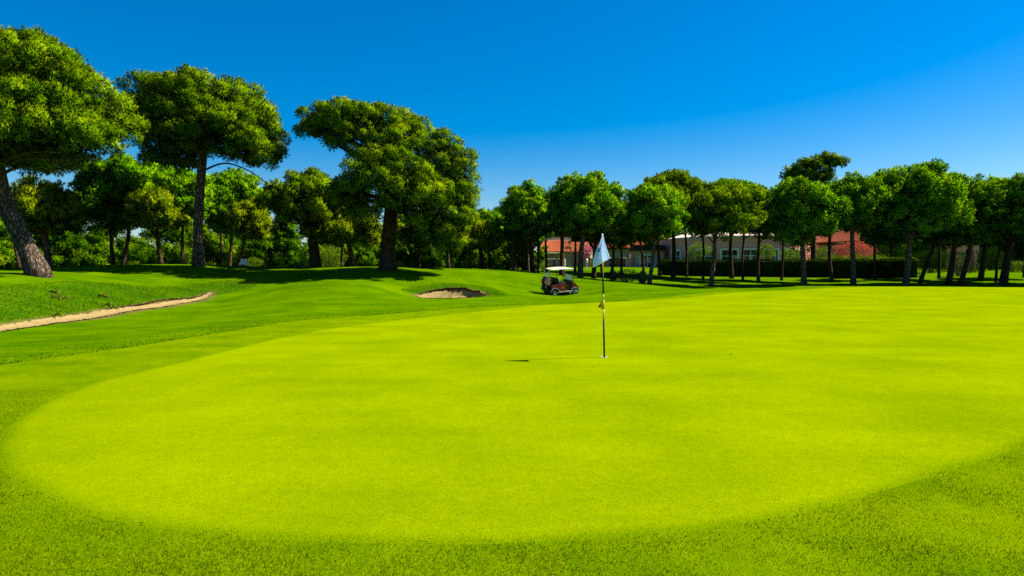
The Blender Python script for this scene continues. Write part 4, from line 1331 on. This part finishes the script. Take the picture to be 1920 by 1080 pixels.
# broad-leaved weeds on the bunker bank
for i, (px, Y, r) in enumerate([(112, 27.6, .36), (104, 28.6, .2), (195, 30.2, .22), (205, 28.2, .16), (106, 23.6, .18), (214, 27.5, .14)]):
    x = (px - 960) / F * Y
    n = int(900 * r)
    P = np.stack([np.clip(rng.normal(0, r * .4, n), -r, r), np.clip(rng.normal(0, r * .4, n), -r, r), rng.uniform(.0, .13, n)], -1)
    P[:, 2] += Hnp(x + P[:, 0], Y + P[:, 1]) - H(x, Y)
    V, T = leaf_cloud(P, np.full(n, .13), np.clip(rng.normal(.65, .2, n), 0, 1))
    o = tri_object('weed', V, T, M['leaf_lit'])
    o.location = (x, Y, H(x, Y))
    tag(o, ['largest clump of pale broad-leaved weeds on the bunker bank', 'small weed above the largest weed clump on the bank', 'pale weed high on the bank below the straight-trunked pine', 'weed low on the bank toward the right end of the sand strip',
            'weed at the edge of the sand strip near the left', 'tiny weed close to the sand in the middle of the strip'][i], 'weed', 'weeds on the bunker bank')

# ------------------------------------------------------------------ flagstick
M['black'] = simple_mat('black_paint', (0.008, 0.008, 0.009), rough=.6, spec=.15)
M['yellow'] = simple_mat('yellow_paint', (0.55, 0.37, 0.01), rough=.5, spec=.3)
M['pale_yellow'] = simple_mat('pale_yellow_paint', (0.48, 0.38, 0.08), rough=.5, spec=.3)
M['teal'] = simple_mat('teal_print', (0.0, 0.10, 0.17), rough=.7, spec=.1)
M['pale_blue'] = simple_mat('pale_blue_print', (0.16, 0.40, 0.58), rough=.7, spec=.1)
def cloth_mat():
    m, nt, p = new_mat('white_flag_cloth')
    p.inputs['Base Color'].default_value = (.68, .80, .96, 1)
    p.inputs['Roughness'].default_value = .8
    tr = nt.nodes.new('ShaderNodeBsdfTranslucent'); tr.inputs['Color'].default_value = (.68, .80, .96, 1)
    mx = nt.nodes.new('ShaderNodeMixShader'); mx.inputs[0].default_value = .5
    nt.links.new(p.outputs[0], mx.inputs[1]); nt.links.new(tr.outputs[0], mx.inputs[2])
    nt.links.new(mx.outputs[0], nt.nodes['Material Output'].inputs['Surface'])
    return m
M['cloth'] = cloth_mat()
YP = 11.75
pb = Vector(((1133 - 960) / F * YP, YP, 0)); pb.z = H(pb.x, pb.y) + .008
pole = empty('flagstick', pb)
tag(pole, 'thin black and yellow flagstick standing in the hole of the green', 'flagstick')
pt = W(1129.3, 441, YP) - pb
def pole_at(py):
    return Vector((pt.x * (670 - py) / (670 - 441), 0, pt.z * (670 - py) / (670 - 441)))
def seg(y0, y1, mat, r, name='pole_section'):
    mb = MB(); mb.tube([pole_at(y0), pole_at(y1)], r, 12)
    return mb.build(name, mat, pole, smooth=True)
seg(678, 600, M['black'], .0165)
seg(600, 580, M['pale_yellow'], .014)
seg(580, 563, M['yellow'], .0155)
seg(563, 552, M['pale_yellow'], .014)
seg(552, 508, M['black'], .0145)
seg(508, 486, M['yellow'], .0125)
seg(486, 442, M['white'], .0125)
kn = MB(); kn.lathe([(.001, -.02), (.016, -.012), (.018, .004), (.012, .02), (.001, .026)], pole_at(441), n=12)
kn.build('finial', M['white'], pole, smooth=True)
# small pennant showing the hole position
pn = MB()
a, b, c = pole_at(563), pole_at(580), None
t = .004
pn.add([a + Vector((0, -t, 0)), b + Vector((0, -t, 0)), b + Vector((-.045, -t, 0)), a + Vector((-.035, -t, 0)), a + Vector((0, t, 0)), b + Vector((0, t, 0)), b + Vector((-.045, t, 0)), a + Vector((-.035, t, 0))],
       [(0, 1, 2, 3), (7, 6, 5, 4), (0, 4, 5, 1), (1, 5, 6, 2), (2, 6, 7, 3), (3, 7, 4, 0)])
pm = pn.build('position_marker', M['yellow'], pole)
tr = MB()
q = [a + Vector((-.045, -t, -.035)), b + Vector((-.10, -t, .028)), b + Vector((-.047, -t, .028))]
tr.add(q + [p + Vector((0, 2 * t, 0)) for p in q], [(0, 1, 2), (5, 4, 3), (0, 3, 4, 1), (1, 4, 5, 2), (2, 5, 3, 0)])
tr.build('pennant_tip', simple_mat('dark_olive', (.05, .045, .01)), pm)

# the flag itself
fl = empty('flag', pb)
tag(fl, 'white pennant with a teal emblem hanging from the top of the flagstick', 'flag')
def flag_pt(u, v, off=0.0):
    """u across from left edge to right edge, v down from the top"""
    lx = np.interp(v, [0, .25, .55, .8, 1], [1128.0, 1122.5, 1115.0, 1110.2, 1109.2])
    ly = np.interp(v, [0, .25, .55, .8, 1], [443, 456, 473, 487, 502])
    rx = np.interp(v, [0, .25, .5, .75, 1], [1131.2, 1131.6, 1133.4, 1136.6, 1140.2])
    ry = np.interp(v, [0, .25, .5, .75, 1], [443, 451, 460, 472, 485])
    px = lx + (rx - lx) * u; py = ly + (ry - ly) * u + 2.0 * v * math.sin(math.pi * u) * .6
    p = W(px, py, YP) - pb
    fold = (.016 + .21 * v) * math.sin(u * 4.2 + .6) + .02 * v * math.sin(u * 9 + v * 3)
    p.y = -.035 - abs(fold) * .8 - off
    return p
nu, nv = 26, 30
def flag_grid(off):
    return [flag_pt(i / nu, j / nv, off) for j in range(nv + 1) for i in range(nu + 1)]
mb = MB()
A = flag_grid(.0012); B = flag_grid(-.0012)
n1 = len(A); fs = []
for j in range(nv):
    for i in range(nu):
        k = j * (nu + 1) + i
        fs += [(k, k + 1, k + nu + 2, k + nu + 1), (n1 + k + nu + 1, n1 + k + nu + 2, n1 + k + 1, n1 + k)]
for j in range(nv):
    k = j * (nu + 1)
    fs += [(k, k + nu + 1, n1 + k + nu + 1, n1 + k), (k + nu, n1 + k + nu, n1 + k + 2 * nu + 1, k + 2 * nu + 1)]
for i in range(nu):
    k = nv * (nu + 1) + i
    fs += [(k, k + 1, n1 + k + 1, n1 + k)]
mb.add(A + B, fs)
mb.build('cloth', M['cloth'], fl, smooth=True)
def decal(name, uvs, mat, off=.004):
    m_ = MB()
    n_ = len(uvs); ucx = sum(u for u, v in uvs) / n_; vcx = sum(v for u, v in uvs) / n_
    ks = (1.0, .75, .5, .25)
    vs_ = [flag_pt(ucx + (u - ucx) * k_, vcx + (v - vcx) * k_, off) for k_ in ks for u, v in uvs] + [flag_pt(ucx, vcx, off)]
    fs_ = []
    for r_ in range(len(ks) - 1):
        for q_ in range(n_):
            a_, b_ = r_ * n_ + q_, r_ * n_ + (q_ + 1) % n_
            fs_.append((a_, b_, b_ + n_, a_ + n_))
    fs_ += [((len(ks) - 1) * n_ + q_, (len(ks) - 1) * n_ + (q_ + 1) % n_, len(vs_) - 1) for q_ in range(n_)]
    m_.add(vs_, fs_)
    return m_.build(name, mat, fl)
cu, cv, ru, rv = .33, .53, .17, .085
decal('emblem', [(cu + ru * math.cos(a), cv + rv * math.sin(a)) for a in np.linspace(0, 2 * math.pi, 24, endpoint=False)], M['teal'])
decal('emblem_mark', [(cu - .03, cv - .03), (cu + .05, cv - .02), (cu + .03, cv + .03), (cu - .05, cv + .02)], M['pale_blue'], .007)
for k in range(4):
    v0 = .62 + k * .022
    decal('lettering', [(.16, v0), (.24, v0), (.235, v0 + .012), (.155, v0 + .012)], M['pale_blue'])
# cup in the ground
cup = MB()
cup.lathe([(.054, -.10), (.054, .004), (.060, .006), (.060, -.10)], (0, 0, 0), n=28)
cu_ = cup.build('golf_hole', M['white'])
cu_.location = pb
tag(cu_, 'cup rim of the golf hole at the foot of the flagstick', 'golf hole')
ins = MB(); ins.lathe([(.001, .0025), (.053, .0025)], (0, 0, 0), n=28)
ins.build('dark_inside', M['black'], cu_)
# small pin and sign far off
YS = 52.0
sb = W(457, 503, YS); sb.z = H(sb.x, YS)
sg = empty('sign', sb)
tag(sg, 'small white sign board on a post at the back of the mound', 'sign')
s_ = YS / F
m_ = MB(); m_.box((0, 0, EYE + (HY - 491) * s_ - sb.z), (11.5 * s_, .03, 11 * s_)); m_.build('board', M['white'], sg, bevel=.01)
m_ = MB(); m_.tube([(.12, .045, -.2), (.12, .045, EYE + (HY - 490) * s_ - sb.z)], .03, 8); m_.build('post', M['white'], sg)
m_ = MB(); m_.box((0, -.019, EYE + (HY - 490) * s_ - sb.z), (.07, .006, .16)); m_.build('mark', M['teal'], sg)
YL = 90.0
lb = W(1100, 506, YL); lb.z = H(lb.x, YL)
lm = empty('garden_lamp', lb)
tag(lm, 'slim pale lamp post with a lantern head left of the flag', 'lamp')
s_ = YL / F
zt = EYE + (HY - 494) * s_ - lb.z
m_ = MB(); m_.tube([(0, 0, -.2), (0, 0, zt)], [.06, .045], 8); m_.build('post', M['cream'], lm)
m_ = MB(); m_.lathe([(.02, 0), (.16, .05), (.20, .45), (.02, .75)], (0, 0, zt), n=10); m_.build('lantern', M['cream'], lm)

# ------------------------------------------------------------------ golf cart
M['cart_red'] = simple_mat('cart_burgundy', (0.12, 0.012, 0.007), rough=.3, spec=.35)
M['cart_cream'] = simple_mat('cart_cream', (0.56, 0.48, 0.33), rough=.4, spec=.35)
M['cart_grey'] = simple_mat('cart_grey_trim', (0.20, 0.185, 0.17), rough=.5, spec=.3)
M['cart_black'] = simple_mat('cart_black', (0.012, 0.011, 0.012), rough=.5, spec=.3)
M['tyre'] = simple_mat('tyre_rubber', (0.015, 0.015, 0.016), rough=.85, spec=.15)
M['rim'] = simple_mat('wheel_rim', (0.55, 0.50, 0.38), rough=.35, spec=.5)
M['orange'] = simple_mat('orange_mark', (0.75, 0.25, 0.05), rough=.5)
def shield_mat():
    m, nt, p = new_mat('windscreen')
    p.inputs['Base Color'].default_value = (.62, .72, .68, 1)
    p.inputs['Roughness'].default_value = .12
    tb = nt.nodes.new('ShaderNodeBsdfTransparent'); tb.inputs['Color'].default_value = (.85, .9, .88, 1)
    mx = nt.nodes.new('ShaderNodeMixShader'); mx.inputs[0].default_value = .35
    nt.links.new(p.outputs[0], mx.inputs[1]); nt.links.new(tb.outputs[0], mx.inputs[2])
    nt.links.new(mx.outputs[0], nt.nodes['Material Output'].inputs['Surface'])
    return m
M['shield'] = shield_mat()
YK = 44.0
kp = W(1050, 553, YK); kp.z = H(kp.x, kp.y)
YAW = R(27)
cart = empty('golf_cart', kp, YAW)
tag(cart, 'burgundy golf cart with a cream roof parked on the lawn', 'golf cart')
# ground tilt under the cart
ex = (H(kp.x + .8 * math.cos(YAW), kp.y + .8 * math.sin(YAW)) - H(kp.x - .8 * math.cos(YAW), kp.y - .8 * math.sin(YAW))) / 1.6
ey = (H(kp.x - .5 * math.sin(YAW), kp.y + .5 * math.cos(YAW)) - H(kp.x + .5 * math.sin(YAW), kp.y - .5 * math.cos(YAW))) / 1.0
cart.rotation_euler = Matrix.Rotation(0, 3, 'X').to_euler()
rotm = (Matrix.Rotation(YAW, 3, 'Z') @ Matrix.Rotation(-math.atan(ex), 3, 'Y') @ Matrix.Rotation(math.atan(ey), 3, 'X'))
cart.rotation_euler = rotm.to_euler()
def arch(cx, cz, r, a0, a1, n=9):
    return [(cx + r * math.cos(a), cz + r * math.sin(a)) for a in np.linspace(R(a0), R(a1), n)]
b = MB()
b.prism([(-1.02, .36)] + arch(-.72, .24, .29, 150, 10) + [(-.40, .30), (.12, .30), (.14, .68), (.05, .76), (-.25, .78), (-.80, .76), (-.98, .70)], -.56, .56)
b.prism([(.60, .34), (.66, .33)] + arch(.86, .23, .28, 165, 20) + [(1.16, .40), (1.18, .50), (1.10, .62), (.86, .82), (.70, .90), (.64, .88)], -.50, .50)
body = b.build('body', M['cart_red'], cart, bevel=.035)
tm = MB()
tm.prism([(-.44, .25), (.62, .25), (.62, .33), (-.44, .33)], -.585, .585)
tm.build('floor_sill', M['cart_grey'], cart, bevel=.02)
for cx, r0, y in [(-.72, .29, .575), (.86, .28, .53)]:
    for sgn in (-1, 1):
        f_ = MB()
        o_ = arch(cx, .235, r0 + .055, 165, 12, 12); i_ = arch(cx, .235, r0 - .005, 165, 12, 12)
        f_.prism(o_ + i_[::-1], sgn * y - .02, sgn * y + .02)
        f_.build('fender_trim', M['cart_grey'], cart)
for wx_, wy, steer in [(-.72, -.48, 0), (-.72, .48, 0), (.86, -.46, -12), (.86, .46, -12)]:
    ax_ = Matrix.Rotation(R(steer), 3, 'Z') @ Vector((0, 1, 0))
    w_ = MB()
    w_.lathe([(.11, -.09), (.19, -.095), (.222, -.06), (.228, 0), (.222, .06), (.19, .095), (.11, .09), (.11, -.09)], (wx_, wy, .228), ax_, 20)
    wo_ = w_.build('wheel', M['tyre'], cart, smooth=True)
    r_ = MB()
    sd_ = -1 if wy < 0 else 1
    r_.lathe([(.001, sd_ * .075), (.035, sd_ * .085), (.05, sd_ * .06), (.125, sd_ * .07), (.135, sd_ * .098), (.118, sd_ * .10), (.118, 0), (.001, 0)], (wx_, wy, .228), ax_, 20)
    r_.build('rim', M['rim'], wo_, smooth=True)
    for k in range(5):
        sp = MB()
        a = k * 1.2566
        sp.box(Vector((wx_, wy, .228)) + ax_ * (sd_ * .085) + Vector((math.cos(a) * .075, 0, math.sin(a) * .075)), (.035, .02, .04))
        sp.build('rim_slot', M['cart_black'], wo_)
s_ = MB(); s_.box((-.16, 0, .84), (.52, 1.02, .13)); s_.build('seat', M['cart_black'], cart, bevel=.04)
s_ = MB(); s_.prism([(-.50, .84), (-.36, .86), (-.42, 1.10), (-.50, 1.22), (-.58, 1.22), (-.60, 1.10)], -.50, .50); s_.build('backrest', M['cart_black'], cart, bevel=.04)
s_ = MB(); s_.prism([(-.37, .92), (-.355, .92), (-.44, 1.20), (-.50, 1.26), (-.55, 1.25), (-.50, 1.222), (-.425, 1.10)], -.53, -.49); s_.build('armrest', M['cart_cream'], cart, bevel=.01)
d_ = MB(); d_.prism([(.60, .70), (.72, .66), (.74, .95), (.62, 1.0), (.52, .96), (.50, .88)], -.49, .49); d_.build('dashboard', M['cart_black'], cart, bevel=.03)
st = MB()
cc = Vector((.34, .22, .98)); axs = Vector((-.62, 0, .78)).normalized()
u_ = axs.orthogonal().normalized(); v_ = axs.cross(u_)
st.tube([cc + (u_ * math.cos(a) + v_ * math.sin(a)) * .17 for a in np.linspace(0, 2 * math.pi, 21)], .016, 8, cap=False)
st.tube([cc, cc - axs * .35], .022, 8)
st.tube([cc - u_ * .17, cc + u_ * .17], .012, 6)
st.build('steering_wheel', M['cart_black'], cart, smooth=True)
rf = MB()
nx, ny = 14, 8
vs, fs = [], []
for sgn in (1, -1):
    for i in range(nx + 1):
        for j in range(ny + 1):
            u = -1 + 2 * i / nx; v = -1 + 2 * j / ny
            ed_ = max(abs(u) ** 6, abs(v) ** 6)
            sx = .86 * (1 - .10 * abs(v) ** 6); sy = .58 * (1 - .10 * abs(u) ** 6)
            z = 1.80 + (.075 * (1 - u * u) * (1 - .5 * v * v) if sgn > 0 else -.03) - (.03 * ed_ if sgn > 0 else 0)
            vs.append((-.07 + u * sx, v * sy, z))
n_ = (nx + 1) * (ny + 1)
for i in range(nx):
    for j in range(ny):
        k = i * (ny + 1) + j
        fs += [(k, k + ny + 1, k + ny + 2, k + 1), (n_ + k, n_ + k + 1, n_ + k + ny + 2, n_ + k + ny + 1)]
for i in range(nx):
    for j in (0, ny):
        k = i * (ny + 1) + j
        fs.append((k, k + ny + 1, n_ + k + ny + 1, n_ + k))
for j in range(ny):
    for i in (0, nx):
        k = i * (ny + 1) + j
        fs.append((k, k + 1, n_ + k + 1, n_ + k))
rf.add(vs, fs); rf.build('roof', M['cart_cream'], cart, smooth=False)
for pts in ([(-.62, -.49, .80), (-.60, -.50, 1.78)], [(-.62, .49, .80), (-.60, .50, 1.78)], [(.74, -.47, .90), (.66, -.48, 1.30), (.56, -.49, 1.78)], [(.74, .47, .90), (.66, .48, 1.30), (.56, .49, 1.78)]):
    p_ = MB(); p_.tube(pts, .02, 8); p_.build('roof_post', M['cart_black'], cart, smooth=True)
ws = MB()
ws.add([(.735, -.455, .92), (.735, .455, .92), (.655, .455, 1.36), (.655, -.455, 1.36), (.722, -.455, .92), (.722, .455, .92), (.642, .455, 1.36), (.642, -.455, 1.36)],
       [(0, 1, 2, 3), (7, 6, 5, 4), (0, 4, 5, 1), (1, 5, 6, 2), (2, 6, 7, 3), (3, 7, 4, 0)])
wsh = ws.build('windscreen', M['shield'], cart)
wf = MB(); wf.tube([(.73, -.465, .91), (.648, -.465, 1.37), (.648, .465, 1.37), (.73, .465, .91)], .014, 6); wf.build('frame', M['cart_black'], wsh)
bk = MB()
bk.box((-1.10, 0, .40), (.26, 1.0, .06)); bk.tube([(-.98, -.46, .42), (-1.0, -.46, 1.02), (-1.0, .46, 1.02), (-.98, .46, .42)], .02, 8)
bk.box((-1.02, 0, .28), (.12, .9, .10))
bk.build('bag_rack', M['cart_black'], cart)
fc = bpy.data.curves.new('side_number', 'FONT'); fc.body = '70'; fc.size = .20; fc.extrude = .002; fc.align_x = 'CENTER'
ft = bpy.data.objects.new('number_outline', fc)
fm = bpy.data.meshes.new_from_object(ft)
bpy.data.objects.remove(ft)
fo = bpy.data.objects.new('side_number', fm); col.objects.link(fo); fo.parent = cart
fo.location = (-.16, -.564, .50); fo.rotation_euler = (R(90), 0, 0); fm.materials.clear(); fm.materials.append(M['orange'])

# golf bags standing on the cart's rack, and the clubs in them
M['bag_red'] = simple_mat('bag_burgundy', (0.32, 0.015, 0.025), rough=.6, spec=.3)
M['bag_coral'] = simple_mat('bag_coral', (0.85, 0.27, 0.13), rough=.6, spec=.3)
M['steel'] = simple_mat('club_steel', (0.6, 0.62, 0.62), rough=.25, metallic=.9)
M['head_green'] = simple_mat('club_cover', (0.42, 0.50, 0.44), rough=.5)
def Kw(p): return Vector(kp) + rotm @ Vector(p)
def bag(ly, mat, label, lower):
    o = empty('golf_bag', Kw((-1.14, ly, .432)))
    o.rotation_euler = (rotm @ Matrix.Rotation(R(7), 3, 'Y')).to_euler()
    tag(o, label, 'golf bag', 'golf bags strapped to the cart')
    m = MB(); m.lathe([(.001, .32), (.135, .32), (.14, .50), (.13, .70), (.145, .80), (.13, .83), (.10, .80), (.001, .80)], (0, 0, 0), n=16); m.build('bag_body', mat, o, smooth=True)
    m = MB(); m.lathe([(.001, .0), (.13, .0), (.14, .03), (.135, .318), (.001, .318)], (0, 0, 0), n=16); m.build('base', lower, o, smooth=True)
    m = MB(); m.box((-.15, 0, .52), (.08, .20, .34)); m.build('pocket', mat, o, bevel=.03)
    m = MB(); m.box((-.10, .0, .16), (.12, .16, .24)); m.build('pocket', M['cart_black'], o, bevel=.03)
    m = MB(); m.box((-.135, -.02, .20), (.09, .06, .12), Matrix.Rotation(R(30), 3, 'X')); m.build('towel', M['white'], o, bevel=.01)
    m = MB(); m.tube([(-.02, -.14, .72), (-.06, -.21, .55), (-.03, -.15, .36)], .018, 6); m.build('strap', M['white'], o)
    return o
bag(-.26, M['bag_coral'], 'coral orange golf bag with a black base on the cart rack', M['cart_black'])
bag(.26, M['bag_red'], 'dark red golf bag beside the coral one on the cart rack', M['cart_black'])
for ly, nm in ((-.26, 'coral'), (.26, 'dark red')):
    for k in range(5):
        a = k * 1.2566 + .4
        o = empty('golf_club', Kw((-1.14 + .07 * math.cos(a), ly + .07 * math.sin(a), .50)))
        o.rotation_euler = (rotm @ Matrix.Rotation(R(7), 3, 'Y')).to_euler()
        tag(o, 'golf club sticking out of the %s golf bag' % nm, 'golf club', 'clubs in the %s golf bag' % nm)
        hgt = .92 + .05 * ((k * 7) % 4)
        m = MB(); m.tube([(0, 0, .30), (.02 * math.cos(a), .02 * math.sin(a), hgt)], .007, 6); m.build('shaft', M['steel'], o)
        m = MB()
        if k % 2:
            m.lathe([(.001, -.03), (.045, -.02), (.055, .02), (.04, .07), (.001, .09)], (.02 * math.cos(a), .02 * math.sin(a), hgt), n=10); m.build('head', M['head_green'], o, smooth=True)
        else:
            m.box((.02 * math.cos(a) + .03, .02 * math.sin(a), hgt + .02), (.10, .03, .06), Matrix.Rotation(a, 3, 'Z')); m.build('head', M['steel'], o, bevel=.01)
